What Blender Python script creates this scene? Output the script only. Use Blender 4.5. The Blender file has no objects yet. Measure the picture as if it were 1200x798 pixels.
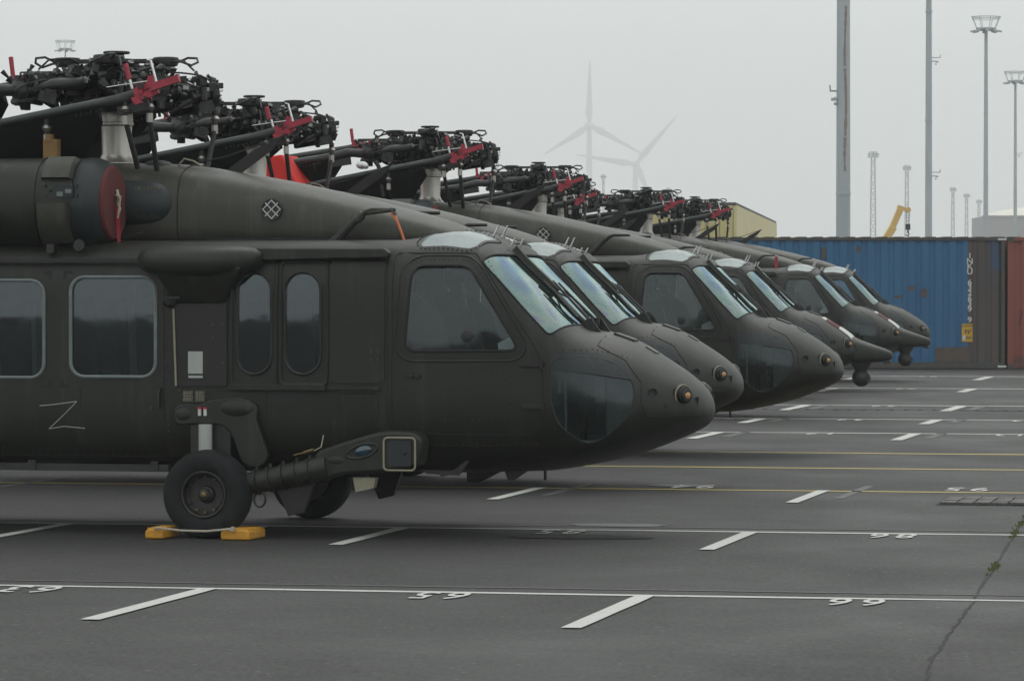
import bpy, bmesh, math, random
import numpy as np
from mathutils import Vector, Matrix, noise as mnoise
from mathutils.bvhtree import BVHTree
random.seed(7)
R = math.radians
SC = bpy.context.scene
C = SC.collection

# ------------------------------------------------------------------ camera
CAM_H = 1.9
cam = bpy.data.cameras.new('camera'); camo = bpy.data.objects.new('camera', cam); C.objects.link(camo)
camo.location = (0, 0, CAM_H); camo.rotation_euler = (R(90 - 0.757), 0, 0)
cam.lens = 139.62; cam.sensor_width = 36; cam.clip_start = 0.5; cam.clip_end = 12000
cam.dof.use_dof = True; cam.dof.focus_distance = 36; cam.dof.aperture_fstop = 22
SC.camera = camo
# ------------------------------------------------------------------ sky and light
SUN_EL, SUN_AZ = 58, 25          # high soft sun behind the overcast, ahead and to the right
w = bpy.data.worlds.new('World'); SC.world = w; w.use_nodes = True
nt = w.node_tree; bg = nt.nodes['Background']
sky = nt.nodes.new('ShaderNodeTexSky'); sky.sky_type = 'NISHITA'; sky.sun_disc = False
sky.sun_elevation = R(SUN_EL); sky.sun_rotation = R(SUN_AZ); sky.dust_density = 6; sky.air_density = 1.2
hsv = nt.nodes.new('ShaderNodeHueSaturation'); hsv.inputs['Saturation'].default_value = 0.10
nt.links.new(sky.outputs[0], hsv.inputs['Color'])
# even cloud layer mixed over the clear sky (overcast gradient: zenith brighter than horizon)
tc = nt.nodes.new('ShaderNodeTexCoord'); sx = nt.nodes.new('ShaderNodeSeparateXYZ')
nt.links.new(tc.outputs['Generated'], sx.inputs[0])
mr = nt.nodes.new('ShaderNodeMapRange'); nt.links.new(sx.outputs['Z'], mr.inputs[0])
mr.inputs['From Min'].default_value = 0; mr.inputs['From Max'].default_value = 1
mr.inputs['To Min'].default_value = 9.6; mr.inputs['To Max'].default_value = 10.6
cl = nt.nodes.new('ShaderNodeCombineXYZ')
for k, f in enumerate((0.965, 1.0, 0.985)):
    m_ = nt.nodes.new('ShaderNodeMath'); m_.operation = 'MULTIPLY'; m_.inputs[1].default_value = f
    nt.links.new(mr.outputs[0], m_.inputs[0]); nt.links.new(m_.outputs[0], cl.inputs[k])
mx = nt.nodes.new('ShaderNodeMixRGB'); mx.inputs[0].default_value = 0.85
nt.links.new(hsv.outputs[0], mx.inputs[1]); nt.links.new(cl.outputs[0], mx.inputs[2])
nt.links.new(mx.outputs[0], bg.inputs[0]); bg.inputs[1].default_value = 0.124
sun = bpy.data.lights.new('sun', 'SUN'); suno = bpy.data.objects.new('sun', sun); C.objects.link(suno)
sun.energy = 0.5; sun.angle = R(40); sun.color = (1.0, 0.97, 0.93)
# light travels from the sun: azimuth measured like the sky texture (rotation about Z)
sdir = Vector((math.sin(R(SUN_AZ)) * math.cos(R(SUN_EL)), math.cos(R(SUN_AZ)) * math.cos(R(SUN_EL)), math.sin(R(SUN_EL))))
suno.rotation_euler = (-sdir).to_track_quat('-Z', 'Y').to_euler()
SC.view_settings.view_transform = 'Standard'; SC.view_settings.look = 'None'
SC.view_settings.exposure = 0.0; SC.view_settings.gamma = 1
SC.cycles.max_bounces = 8; SC.cycles.transparent_max_bounces = 16; SC.cycles.volume_bounces = 1

# ------------------------------------------------------------------ materials
def srgb(r, g, b):
    return tuple(((c / 255) / 12.92 if c / 255 <= .04045 else ((c / 255 + .055) / 1.055) ** 2.4) for c in (r, g, b)) + (1,)
def pmat(name, col, rough=.6, metal=0, col2=None, scale=3, bump=0, bscale=60, stretch=None, rvar=0, spec=.5, coat=0):
    m = bpy.data.materials.new(name); m.use_nodes = True; t = m.node_tree; p = t.nodes['Principled BSDF']
    p.inputs['Roughness'].default_value = rough; p.inputs['Metallic'].default_value = metal
    p.inputs['Specular IOR Level'].default_value = spec; p.inputs['Coat Weight'].default_value = coat
    c4 = tuple(col) + (1,) if len(col) == 3 else col
    p.inputs['Base Color'].default_value = c4
    tc = t.nodes.new('ShaderNodeTexCoord'); mp = t.nodes.new('ShaderNodeMapping')
    t.links.new(tc.outputs['Object'], mp.inputs[0])
    if stretch: mp.inputs['Scale'].default_value = stretch
    n = t.nodes.new('ShaderNodeTexNoise'); n.inputs['Scale'].default_value = scale; n.inputs['Detail'].default_value = 8
    n.inputs['Roughness'].default_value = .62
    t.links.new(mp.outputs[0], n.inputs['Vector'])
    if col2 is not None:
        r = t.nodes.new('ShaderNodeValToRGB'); r.color_ramp.elements[0].position = .32; r.color_ramp.elements[1].position = .68
        r.color_ramp.elements[0].color = c4; r.color_ramp.elements[1].color = tuple(col2)[:3] + (1,)
        t.links.new(n.outputs['Fac'], r.inputs[0]); t.links.new(r.outputs[0], p.inputs['Base Color'])
    if rvar:
        q = t.nodes.new('ShaderNodeMapRange'); t.links.new(n.outputs['Fac'], q.inputs[0])
        q.inputs['From Min'].default_value = .3; q.inputs['From Max'].default_value = .7
        q.inputs['To Min'].default_value = rough - rvar; q.inputs['To Max'].default_value = rough + rvar
        t.links.new(q.outputs[0], p.inputs['Roughness'])
    if bump:
        n2 = t.nodes.new('ShaderNodeTexNoise'); n2.inputs['Scale'].default_value = bscale; n2.inputs['Detail'].default_value = 4
        t.links.new(tc.outputs['Object'], n2.inputs['Vector'])
        b = t.nodes.new('ShaderNodeBump'); b.inputs['Strength'].default_value = bump; b.inputs['Distance'].default_value = .01
        t.links.new(n2.outputs['Fac'], b.inputs['Height']); t.links.new(b.outputs[0], p.inputs['Normal'])
    return m
def paint_mat(name, a, b_, dirt, rough=.5):
    """matt military paint: cloudy tone, vertical rain streaks, scuffs, faint dents"""
    m = bpy.data.materials.new(name); m.use_nodes = True; t = m.node_tree; p = t.nodes['Principled BSDF']
    tc = t.nodes.new('ShaderNodeTexCoord')
    def tex(scale, st, det=8):
        mp = t.nodes.new('ShaderNodeMapping'); mp.inputs['Scale'].default_value = st
        t.links.new(tc.outputs['Object'], mp.inputs[0])
        n = t.nodes.new('ShaderNodeTexNoise'); n.inputs['Scale'].default_value = scale; n.inputs['Detail'].default_value = det
        n.inputs['Roughness'].default_value = .65; t.links.new(mp.outputs[0], n.inputs['Vector']); return n
    def ramp(n, p0, p1, c0, c1):
        r = t.nodes.new('ShaderNodeValToRGB'); r.color_ramp.elements[0].position = p0; r.color_ramp.elements[1].position = p1
        r.color_ramp.elements[0].color = c0; r.color_ramp.elements[1].color = c1
        t.links.new(n.outputs['Fac'], r.inputs[0]); return r
    p.inputs['Specular IOR Level'].default_value = .38
    n1 = tex(1.3, (1, 1, 1)); r1 = ramp(n1, .35, .7, a + (1,), b_ + (1,))
    n2 = tex(9, (1, 1, .09)); r2 = ramp(n2, .52, .78, (0, 0, 0, 1), (1, 1, 1, 1))
    n3 = tex(38, (1, 1, 1), 3); r3 = ramp(n3, .66, .74, (0, 0, 0, 1), (1, 1, 1, 1))
    mul = t.nodes.new('ShaderNodeMath'); mul.operation = 'MULTIPLY'; mul.inputs[1].default_value = .8
    t.links.new(r2.outputs[0], mul.inputs[0])
    m1 = t.nodes.new('ShaderNodeMixRGB'); m1.inputs[2].default_value = dirt + (1,)
    t.links.new(mul.outputs[0], m1.inputs[0]); t.links.new(r1.outputs[0], m1.inputs[1])
    mul2 = t.nodes.new('ShaderNodeMath'); mul2.operation = 'MULTIPLY'; mul2.inputs[1].default_value = .35
    t.links.new(r3.outputs[0], mul2.inputs[0])
    m2 = t.nodes.new('ShaderNodeMixRGB'); m2.inputs[2].default_value = (dirt[0] * 1.6, dirt[1] * 1.6, dirt[2] * 1.6, 1)
    t.links.new(mul2.outputs[0], m2.inputs[0]); t.links.new(m1.outputs[0], m2.inputs[1])
    t.links.new(m2.outputs[0], p.inputs['Base Color'])
    q = t.nodes.new('ShaderNodeMapRange'); t.links.new(n1.outputs['Fac'], q.inputs[0])
    q.inputs['To Min'].default_value = rough - .14; q.inputs['To Max'].default_value = rough + .14
    t.links.new(q.outputs[0], p.inputs['Roughness'])
    n4 = tex(2.6, (1, 1, 1), 2); b = t.nodes.new('ShaderNodeBump'); b.inputs['Strength'].default_value = .45; b.inputs['Distance'].default_value = .02
    t.links.new(n4.outputs['Fac'], b.inputs['Height']); t.links.new(b.outputs[0], p.inputs['Normal'])
    return m
def glass_mat(name, tint, refl, gcol=(1, 1, 1), rough=.02, film=None, base=.04, wav=.006, dust=.025):
    m = bpy.data.materials.new(name); m.use_nodes = True; t = m.node_tree; t.nodes.remove(t.nodes['Principled BSDF'])
    out = t.nodes['Material Output']
    tr = t.nodes.new('ShaderNodeBsdfTransparent'); tr.inputs[0].default_value = tint + (1,)
    gl = t.nodes.new('ShaderNodeBsdfGlossy'); gl.inputs['Roughness'].default_value = rough; gl.inputs[0].default_value = gcol + (1,)
    lw = t.nodes.new('ShaderNodeLayerWeight'); lw.inputs[0].default_value = .28
    mp = t.nodes.new('ShaderNodeMapRange'); t.links.new(lw.outputs['Fresnel'], mp.inputs[0])
    mp.inputs['To Min'].default_value = base; mp.inputs['To Max'].default_value = refl
    mix = t.nodes.new('ShaderNodeMixShader')
    t.links.new(mp.outputs[0], mix.inputs[0]); t.links.new(tr.outputs[0], mix.inputs[1]); t.links.new(gl.outputs[0], mix.inputs[2])
    tw = t.nodes.new('ShaderNodeTexCoord'); nw = t.nodes.new('ShaderNodeTexNoise'); nw.inputs['Scale'].default_value = 3.2; nw.inputs['Detail'].default_value = 2
    t.links.new(tw.outputs['Object'], nw.inputs['Vector']); bw = t.nodes.new('ShaderNodeBump'); bw.inputs['Strength'].default_value = wav; bw.inputs['Distance'].default_value = .1
    t.links.new(nw.outputs['Fac'], bw.inputs['Height']); t.links.new(bw.outputs[0], gl.inputs['Normal'])
    nd = t.nodes.new('ShaderNodeTexNoise'); nd.inputs['Scale'].default_value = 7; nd.inputs['Detail'].default_value = 8; nd.inputs['Roughness'].default_value = .7
    t.links.new(tw.outputs['Object'], nd.inputs['Vector']); md_ = t.nodes.new('ShaderNodeMapRange'); t.links.new(nd.outputs['Fac'], md_.inputs[0])
    md_.inputs['From Min'].default_value = .4; md_.inputs['From Max'].default_value = .75; md_.inputs['To Max'].default_value = dust*3
    df = t.nodes.new('ShaderNodeBsdfDiffuse'); df.inputs[0].default_value = (.16, .165, .16, 1); mix2 = t.nodes.new('ShaderNodeMixShader')
    t.links.new(md_.outputs[0], mix2.inputs[0]); t.links.new(mix.outputs[0], mix2.inputs[1]); t.links.new(df.outputs[0], mix2.inputs[2])
    t.links.new(mix2.outputs[0], out.inputs[0])
    if film:
        tc = t.nodes.new('ShaderNodeTexCoord'); n = t.nodes.new('ShaderNodeTexNoise'); n.inputs['Scale'].default_value = 1.9
        n.inputs['Detail'].default_value = 1.5; n.inputs['Distortion'].default_value = .8
        t.links.new(tc.outputs['Object'], n.inputs['Vector'])
        r = t.nodes.new('ShaderNodeValToRGB'); els = r.color_ramp.elements
        els[0].position = .3; els[0].color = film[0] + (1,); els[1].position = .72; els[1].color = film[-1] + (1,)
        for k, f in enumerate(film[1:-1]):
            e = els.new(.3 + .42 * (k + 1) / (len(film) - 1)); e.color = f + (1,)
        t.links.new(n.outputs['Fac'], r.inputs[0]); t.links.new(r.outputs[0], gl.inputs[0])
    return m
M = {}
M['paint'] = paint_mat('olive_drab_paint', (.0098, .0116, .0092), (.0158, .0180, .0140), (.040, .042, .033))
M['paint_top'] = paint_mat('skylit_olive_paint', (.029, .031, .024), (.042, .044, .034), (.085, .085, .068), .46)  # lighter olive: sky light on the upper surfaces put into the colour
M['paint_dk'] = paint_mat('dark_olive_paint', (.0105, .0108, .0100), (.016, .016, .0145), (.034, .033, .028))
M['blueblack'] = paint_mat('dark_blue_grey_composite', (.013, .018, .021), (.020, .026, .029), (.034, .037, .037))
M['black'] = pmat('black_metal', (.007, .008, .008), .5, 0, (.016, .0165, .017), 14, .3, 90)
M['black_metal'] = pmat('oily_dark_steel', (.013, .014, .014), .4, .3, (.032, .032, .031), 22, .3, 90)
M['casting'] = pmat('grey_cast_alloy', (.045, .047, .046), .45, .2, (.09, .092, .09), 16, .3, 60)
M['blade'] = pmat('blade_coating', (.006, .0065, .0065), .75, 0, (.011, .012, .012), 5, .15, 40, spec=.2)
M['blade_edge'] = pmat('worn_blade_leading_edge', (.014, .018, .018), .38, .1, (.034, .042, .041), 6, .15, 60)
M['steel'] = pmat('brushed_titanium', (.30, .29, .27), .38, .85, (.42, .40, .37), 5, 0, 60, (1, 1, .15))
M['chrome'] = pmat('worn_bright_metal', (.45, .46, .46), .3, .8, (.7, .7, .68), 20)
M['red'] = pmat('red_fixture_paint', (.24, .013, .028), .5, 0, (.35, .026, .048), 18, .2, 80)
M['redcloth'] = pmat('red_fabric', (.46, .014, .011), .8, 0, (.58, .022, .015), 6, .5, 12)
M['plug'] = pmat('faded_red_foam', (.075, .015, .015), .85, 0, (.11, .022, .02), 12, .4, 60)
M['orange'] = pmat('orange_streamer_fabric', (.40, .10, .035), .8, 0, (.52, .15, .06), 14, .4, 40)
M['ochre'] = pmat('ochre_foam', (.15, .085, .03), .85, 0, (.21, .125, .045), 12, .4, 60)
M['yellow'] = pmat('yellow_chock_paint', (.55, .27, .015), .6, 0, (.42, .20, .02), 16, .4, 60)
M['white'] = pmat('white_marking', (.55, .56, .53), .7, 0, (.42, .43, .41), 30)
M['label'] = pmat('grey_white_label', (.36, .38, .36), .6, 0, (.30, .32, .30), 10)
M['stencil'] = pmat('faded_tan_stencil', (.09, .085, .055), .8)
M['frame'] = pmat('pale_window_seal', (.10, .125, .125), .45, 0, (.15, .18, .18), 8)
M['tan'] = pmat('tan_sealant', (.20, .19, .14), .7, 0, (.27, .25, .18), 30)
M['rubber'] = pmat('tyre_rubber', (.0075, .0085, .0095), .8, 0, (.015, .0175, .019), 9, .4, 50, spec=.25)
M['rim'] = pmat('dark_wheel_alloy', (.014, .014, .0135), .5, .2, (.034, .033, .030), 22, .3, 70)
M['brass'] = pmat('brass_fitting', (.20, .14, .06), .45, .6, (.12, .09, .04), 40)
M['amber'] = pmat('amber_lens', (.42, .23, .08), .15, 0, None, spec=.8)
M['rope'] = pmat('pale_rope', (.42, .38, .31), .9, 0, (.30, .27, .22), 60, .5, 120)
M['seam'] = pmat('black_gasket', (.010, .010, .010), .8)
M['interior'] = pmat('cockpit_interior', (.30, .32, .315), .85, 0, (.38, .40, .39), 8)
M['seat'] = pmat('seat_fabric', (.008, .009, .009), .9, 0, (.015, .015, .015), 20, .4, 60)
M['streamer'] = pmat('pale_cord', (.45, .42, .34), .9, 0, (.3, .28, .22), 50)
M['foil'] = pmat('crumpled_foil', (.45, .46, .48), .35, .7, (.6, .6, .62), 20, .9, 30)
M['glass'] = glass_mat('tinted_window_glass', (.90, .94, .94), .45, (.75, .82, .85), .04, base=.024, dust=.004)
M['cabglass'] = glass_mat('cabin_window_glass', (.50, .54, .55), .7, (.85, .95, 1.0), .03, base=.05)
M['chinglass'] = glass_mat('chin_window_glass', (.62, .66, .66), .4, (.8, .9, .95), .16, base=.026)
M['windshield'] = glass_mat('coated_windshield_glass', (.40, .50, .50), 1.1, (1, 1, 1), .06,
                            ((.42, .44, .74), (.50, .72, .86), (.68, .92, .86), (.80, .96, .92), (.55, .62, .88)), .19)
M['roofglass'] = glass_mat('overhead_window_glass', (.8, .85, .85), .9, (.62, .66, .66), .42, base=.17)
m = bpy.data.materials.new('blue_glass_lens'); m.use_nodes = True; p = m.node_tree.nodes['Principled BSDF']
p.inputs['Base Color'].default_value = (.004, .03, .05, 1); p.inputs['Roughness'].default_value = .08; p.inputs['Coat Weight'].default_value = 1
M['bluelens'] = m

# ------------------------------------------------------------------ mesh builder
class MB:
    def __init__(s): s.v = []; s.f = []
    def add(s, vs, fs):
        o = len(s.v); s.v += [tuple(q) for q in vs]; s.f += [tuple(i + o for i in q) for q in fs]; return s
    def box(s, a, b, rot=None, piv=None):
        x0, y0, z0 = a; x1, y1, z1 = b
        vs = [Vector(q) for q in ((x0,y0,z0),(x1,y0,z0),(x1,y1,z0),(x0,y1,z0),(x0,y0,z1),(x1,y0,z1),(x1,y1,z1),(x0,y1,z1))]
        if rot is not None:
            pv = Vector(piv) if piv else (Vector(a) + Vector(b)) / 2
            vs = [pv + rot @ (q - pv) for q in vs]
        return s.add(vs, [(3,2,1,0),(4,5,6,7),(0,1,5,4),(1,2,6,5),(2,3,7,6),(3,0,4,7)])
    def obox(s, c, dirx, sx_, sy_, sz_):
        """box centred at c, its length along dirx"""
        d = Vector(dirx).normalized(); up = Vector((0, 0, 1)) if abs(d.z) < .95 else Vector((0, 1, 0))
        y = up.cross(d).normalized(); z = d.cross(y)
        rm = Matrix((d, y, z)).transposed()
        h = Vector((sx_, sy_, sz_)) / 2
        return s.box(Vector(c) - h, Vector(c) + h, rm, c)
    def tube(s, pts, r, n=8, cap=True):
        pts = [Vector(q) for q in pts]; k = len(pts); rs = r if isinstance(r, (list, tuple)) else [r] * k
        t0 = (pts[1] - pts[0]).normalized(); up = Vector((0, 0, 1)) if abs(t0.z) < .9 else Vector((1, 0, 0))
        u = t0.cross(up).normalized(); vs = []
        for i, q in enumerate(pts):
            t = (pts[min(i + 1, k - 1)] - pts[max(i - 1, 0)]).normalized()
            u = (u - t * u.dot(t)).normalized(); w_ = t.cross(u)
            for j in range(n):
                a = 2 * math.pi * j / n; vs.append(q + (u * math.cos(a) + w_ * math.sin(a)) * rs[i])
        fs = [(i*n+j, i*n+(j+1) % n, (i+1)*n+(j+1) % n, (i+1)*n+j) for i in range(k-1) for j in range(n)]
        if cap: fs += [tuple(reversed(range(n))), tuple(range((k-1)*n, k*n))]
        return s.add(vs, fs)
    def lathe(s, prof, o, axis, n=24, cap=True):
        """prof: (distance along axis, radius)"""
        a = Vector(axis).normalized(); up = Vector((0, 0, 1)) if abs(a.z) < .9 else Vector((1, 0, 0))
        u = a.cross(up).normalized(); w_ = a.cross(u); o = Vector(o); vs = []
        for (h, r) in prof:
            for j in range(n):
                t = 2 * math.pi * j / n; vs.append(o + a * h + (u * math.cos(t) + w_ * math.sin(t)) * max(r, 1e-4))
        k = len(prof)
        fs = [(i*n+j, i*n+(j+1) % n, (i+1)*n+(j+1) % n, (i+1)*n+j) for i in range(k-1) for j in range(n)]
        if cap: fs += [tuple(reversed(range(n))), tuple(range((k-1)*n, k*n))]
        return s.add(vs, fs)
    def cyl(s, a, b, r, n=12): return s.tube([a, b], r, n)
    def loft(s, rings, cap=True):
        n = len(rings[0]); k = len(rings); vs = [q for r in rings for q in r]
        fs = [(i*n+j, i*n+(j+1) % n, (i+1)*n+(j+1) % n, (i+1)*n+j) for i in range(k-1) for j in range(n)]
        if cap: fs += [tuple(reversed(range(n))), tuple(range((k-1)*n, k*n))]
        return s.add(vs, fs)
    def prism(s, poly, y0, y1, axis='y'):
        """poly in (x,z) extruded along y; axis 'z': poly in (x,y) extruded along z"""
        f = (lambda p, h: (p[0], h, p[1])) if axis == 'y' else ((lambda p, h: (p[0], p[1], h)) if axis == 'z' else (lambda p, h: (h, p[0], p[1])))
        return s.loft([[f(p, y0) for p in poly], [f(p, y1) for p in poly]])
    def sphere(s, c, r, n=12, m=8, sc=(1, 1, 1)):
        c = Vector(c); rings = []
        for i in range(1, m):
            t = math.pi * i / m
            rings.append([c + Vector((math.sin(t)*math.cos(2*math.pi*j/n)*r*sc[0], math.sin(t)*math.sin(2*math.pi*j/n)*r*sc[1], math.cos(t)*r*sc[2])) for j in range(n)])
        k = len(s.v); s.loft(rings, False); kk = len(s.v)
        s.v.append(tuple(c + Vector((0, 0, r*sc[2])))); s.v.append(tuple(c - Vector((0, 0, r*sc[2]))))
        for j in range(n): s.f.append((kk, k + j, k + (j+1) % n)); s.f.append((kk+1, kk - n + (j+1) % n, kk - n + j))
        return s
    def mesh(s, name, mat, smooth=35):
        me = bpy.data.meshes.new(name); me.from_pydata([tuple(q) for q in s.v], [], s.f)
        bm = bmesh.new(); bm.from_mesh(me); bmesh.ops.recalc_face_normals(bm, faces=bm.faces); bm.to_mesh(me); bm.free()
        if mat: me.materials.append(mat)
        if smooth:
            me.polygons.foreach_set('use_smooth', [True] * len(me.polygons)); me.set_sharp_from_angle(angle=R(smooth))
        return me
    def build(s, name, mat, parent=None, smooth=35, bevel=0):
        o = bpy.data.objects.new(name, s.mesh(name, mat, smooth)); C.objects.link(o)
        if parent: o.parent = parent
        if bevel:
            b = o.modifiers.new('bevel', 'BEVEL'); b.width = bevel; b.segments = 2; b.limit_method = 'ANGLE'; b.angle_limit = R(40)
        return o
def tag(o, label=None, cat=None, group=None, kind=None):
    for k, v in (('label', label), ('category', cat), ('group', group), ('kind', kind)):
        if v: o[k] = v
    return o
def empty(name, loc=(0, 0, 0), rz=0):
    o = bpy.data.objects.new(name, None); C.objects.link(o); o.location = loc; o.rotation_euler = (0, 0, rz); o.empty_display_size = .3; return o
def copy_tree(o, parent=None):
    c = o.copy(); C.objects.link(c); c.parent = parent
    for ch in list(o.children): copy_tree(ch, c)
    return c
def rrect(x0, z0, x1, z1, r, n=5):
    out = []
    for cx, cz, a0 in ((x1-r, z1-r, 0), (x0+r, z1-r, 90), (x0+r, z0+r, 180), (x1-r, z0+r, 270)):
        for i in range(n + 1): a = R(a0 + 90 * i / n); out.append((cx + r*math.cos(a), cz + r*math.sin(a)))
    return out
def rpoly(pts, r, n=4):
    """round the corners of a polygon"""
    out = []; k = len(pts)
    for i in range(k):
        p = Vector(pts[i]); a = (Vector(pts[i-1]) - p); b = (Vector(pts[(i+1) % k]) - p)
        d = min(r, a.length*.45, b.length*.45); p0 = p + a.normalized()*d; p1 = p + b.normalized()*d
        for j in range(n + 1):
            t = j / n; q = p0*(1-t)**2 + p*2*t*(1-t) + p1*t*t; out.append((q.x, q.y))
    return out
def circle(cx, cz, r, n=20): return [(cx + r*math.cos(2*math.pi*i/n), cz + r*math.sin(2*math.pi*i/n)) for i in range(n)]
def pchip(xs, ys, x):
    xs = np.array(xs, float); ys = np.array(ys, float); h = np.diff(xs); d = np.diff(ys) / h; m = np.zeros(len(xs))
    for i in range(1, len(xs) - 1):
        if d[i-1] * d[i] > 0: w1 = 2*h[i] + h[i-1]; w2 = h[i] + 2*h[i-1]; m[i] = (w1 + w2) / (w1/d[i-1] + w2/d[i])
    m[0], m[-1] = d[0], d[-1]
    i = int(np.clip(np.searchsorted(xs, x) - 1, 0, len(xs) - 2)); t = (x - xs[i]) / h[i]
    return float((1+2*t)*(1-t)**2*ys[i] + t*(1-t)**2*h[i]*m[i] + t*t*(3-2*t)*ys[i+1] + t*t*(t-1)*h[i]*m[i+1])
def srings(table, xs, n=64, shrink=0):
    """super-ellipse cross-sections along x; table rows: x, top, mid, bottom, half width, upper and lower exponent"""
    cols = list(zip(*table)); rings = []
    for x in xs:
        zt, zm, zb, hw, nu, nl = [pchip(cols[0], cols[k], x) for k in range(1, 7)]
        zt -= shrink; zb += shrink; hw -= shrink
        raw = []
        for i in range(721):
            a = 2*math.pi*i/720; ca, sa = math.cos(a), math.sin(a); e = nu if sa >= 0 else nl; hh = (zt - zm) if sa >= 0 else (zm - zb)
            raw.append((hw*math.copysign(abs(ca)**(2/e), ca), zm + hh*math.copysign(abs(sa)**(2/e), sa)))
        raw = np.array(raw); seg = np.hypot(*np.diff(raw, axis=0).T); cum = np.concatenate([[0], np.cumsum(seg)])
        tt = np.linspace(0, cum[-1], n, endpoint=False)
        yy = np.interp(tt, cum, raw[:, 0]); zz = np.interp(tt, cum, raw[:, 1])
        rings.append([(x, float(a), float(b)) for a, b in zip(yy, zz)])
    return rings

# ================================================================== THE HELICOPTER (built once round its hub axis, +x to the nose, -y the near side)
HULL = [(-9.9, 2.33, 2.08, 1.80, .20, 2.2, 2.2), (-6, 2.33, 1.95, 1.52, .38, 2.5, 2.3), (-3.6, 2.32, 1.6, 1.05, .66, 3.2, 2.6),
        (-2.8, 2.30, 1.45, .62, 1.03, 5, 3.2), (-2.2, 2.28, 1.38, .48, 1.17, 8, 5), (1.6, 2.27, 1.36, .47, 1.17, 8, 5),
        (2.5, 2.27, 1.34, .47, 1.145, 8, 4.2), (2.66, 2.285, 1.335, .47, 1.13, 6, 4), (2.76, 2.325, 1.33, .47, 1.115, 4, 4), (2.95, 2.345, 1.32, .47, 1.08, 3.9, 3.8),
        (3.12, 2.31, 1.30, .47, 1.045, 4.2, 3.6), (3.20, 2.27, 1.29, .473, 1.03, 5.5, 3.5), (3.25, 2.225, 1.28, .475, 1.015, 7.5, 3.5), (3.30, 2.165, 1.27, .477, 1.005, 8, 3.4),
        (3.58, 1.895, 1.2, .485, .975, 6.5, 3.2), (3.82, 1.655, 1.15, .515, .945, 5.5, 3), (3.93, 1.575, 1.1, .535, .905, 3.9, 2.8),
        (4.05, 1.550, 1.06, .56, .835, 3.1, 2.6), (4.25, 1.485, 1.01, .61, .74, 2.7, 2.4), (4.485, 1.355, .98, .69, .59, 2.35, 2.2),
        (4.62, 1.27, .97, .745, .50, 2.3, 2.2), (4.72, 1.195, .965, .79, .41, 2.3, 2.2), (4.79, 1.125, .96, .83, .325, 2.3, 2.2),
        (4.83, 1.065, .955, .872, .23, 2.2, 2.1), (4.85, 1.01, .955, .91, .12, 2, 2), (4.855, .975, .955, .935, .04, 2, 2)]
xs = list(np.arange(-9.9, -2.2, .35)) + list(np.arange(-2.2, 2.5, .2)) + list(np.arange(2.5, 4.6, .045)) + [4.6, 4.64, 4.68, 4.72, 4.75, 4.78, 4.80, 4.815, 4.83, 4.84, 4.848, 4.855]
hullb = MB().loft(srings(HULL, xs, 72))
hme = hullb.mesh('fuselage', M['paint'])
_b = bmesh.new(); _b.from_mesh(hme); BVH = BVHTree.FromBMesh(_b); _b.free()
DN = Vector((-.675, 0, -.738)); DT = Vector((.738, 0, -.675))
def proj_side(u, v, side=-1, off=0.0):
    """(x,z) on the side view -> point on the skin"""
    h, nrm, _, _ = BVH.ray_cast(Vector((u, side*3, v)), Vector((0, -side, 0)))
    if h is None:
        h, nrm, _, _ = BVH.find_nearest(Vector((u, side*.3, v)))
    if nrm.y*side < 0: nrm = -nrm
    return h + nrm*off
def proj_ws(u, v, side=-1, off=0.0):
    """u down the windshield slope, v sideways"""
    p = DT*u + Vector((0, v*(-side) if side == 1 else v, 0)); p.y = v if side == -1 else -v
    h, nrm, _, _ = BVH.ray_cast(p - DN*6, DN)
    if h is None: h, nrm, _, _ = BVH.find_nearest(p)
    if nrm.dot(DN) > 0: nrm = -nrm
    return h + nrm*off
def proj_top(u, v, side=-1, off=0.0):
    h, nrm, _, _ = BVH.ray_cast(Vector((u, v if side == -1 else -v, 5)), Vector((0, 0, -1)))
    if h is None: h, nrm, _, _ = BVH.find_nearest(Vector((u, v, 2)))
    if nrm.z < 0: nrm = -nrm
    return h + nrm*off
def patch(poly, proj=proj_side, side=-1, off=.006, thick=.012, step=.07, mb=None):
    """solid sheet following the skin inside an outline"""
    bm = bmesh.new(); f = bm.faces.new([bm.verts.new((p[0], p[1], 0)) for p in poly])
    for ax in (0, 1):
        lo = min(p[ax] for p in poly); hi = max(p[ax] for p in poly); k = max(1, int((hi - lo) / step))
        for i in range(1, k):
            co = [0, 0, 0]; no = [0, 0, 0]; co[ax] = lo + (hi - lo)*i/k + 1e-5; no[ax] = 1
            bmesh.ops.bisect_plane(bm, geom=bm.verts[:] + bm.edges[:] + bm.faces[:], plane_co=co, plane_no=no)
    bmesh.ops.remove_doubles(bm, verts=bm.verts, dist=1e-5)
    bm.verts.index_update()
    top = [proj(v.co.x, v.co.y, side, off) for v in bm.verts]; bot = [proj(v.co.x, v.co.y, side, off - thick) for v in bm.verts]
    n = len(top); fs = [tuple(v.index for v in f.verts) for f in bm.faces]
    fs2 = [tuple(i + n for i in reversed(f)) for f in fs]
    rim = [(e.verts[0].index, e.verts[1].index, e.verts[1].index + n, e.verts[0].index + n) for e in bm.edges if len(e.link_faces) == 1]
    bm.free(); mb = mb or MB(); mb.add(top + bot, fs + fs2 + rim); return mb
def path_on(poly, proj=proj_side, side=-1, off=.004, step=.05, closed=True):
    pts = []; k = len(poly)
    for i in range(k if closed else k - 1):
        a = Vector(poly[i]); b = Vector(poly[(i+1) % k]); m_ = max(1, int((b - a).length/step))
        for j in range(m_): q = a.lerp(b, j/m_); pts.append(proj(q.x, q.y, side, off))
    pts.append(proj(poly[0][0], poly[0][1], side, off) if closed else proj(poly[-1][0], poly[-1][1], side, off))
    return pts
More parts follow.
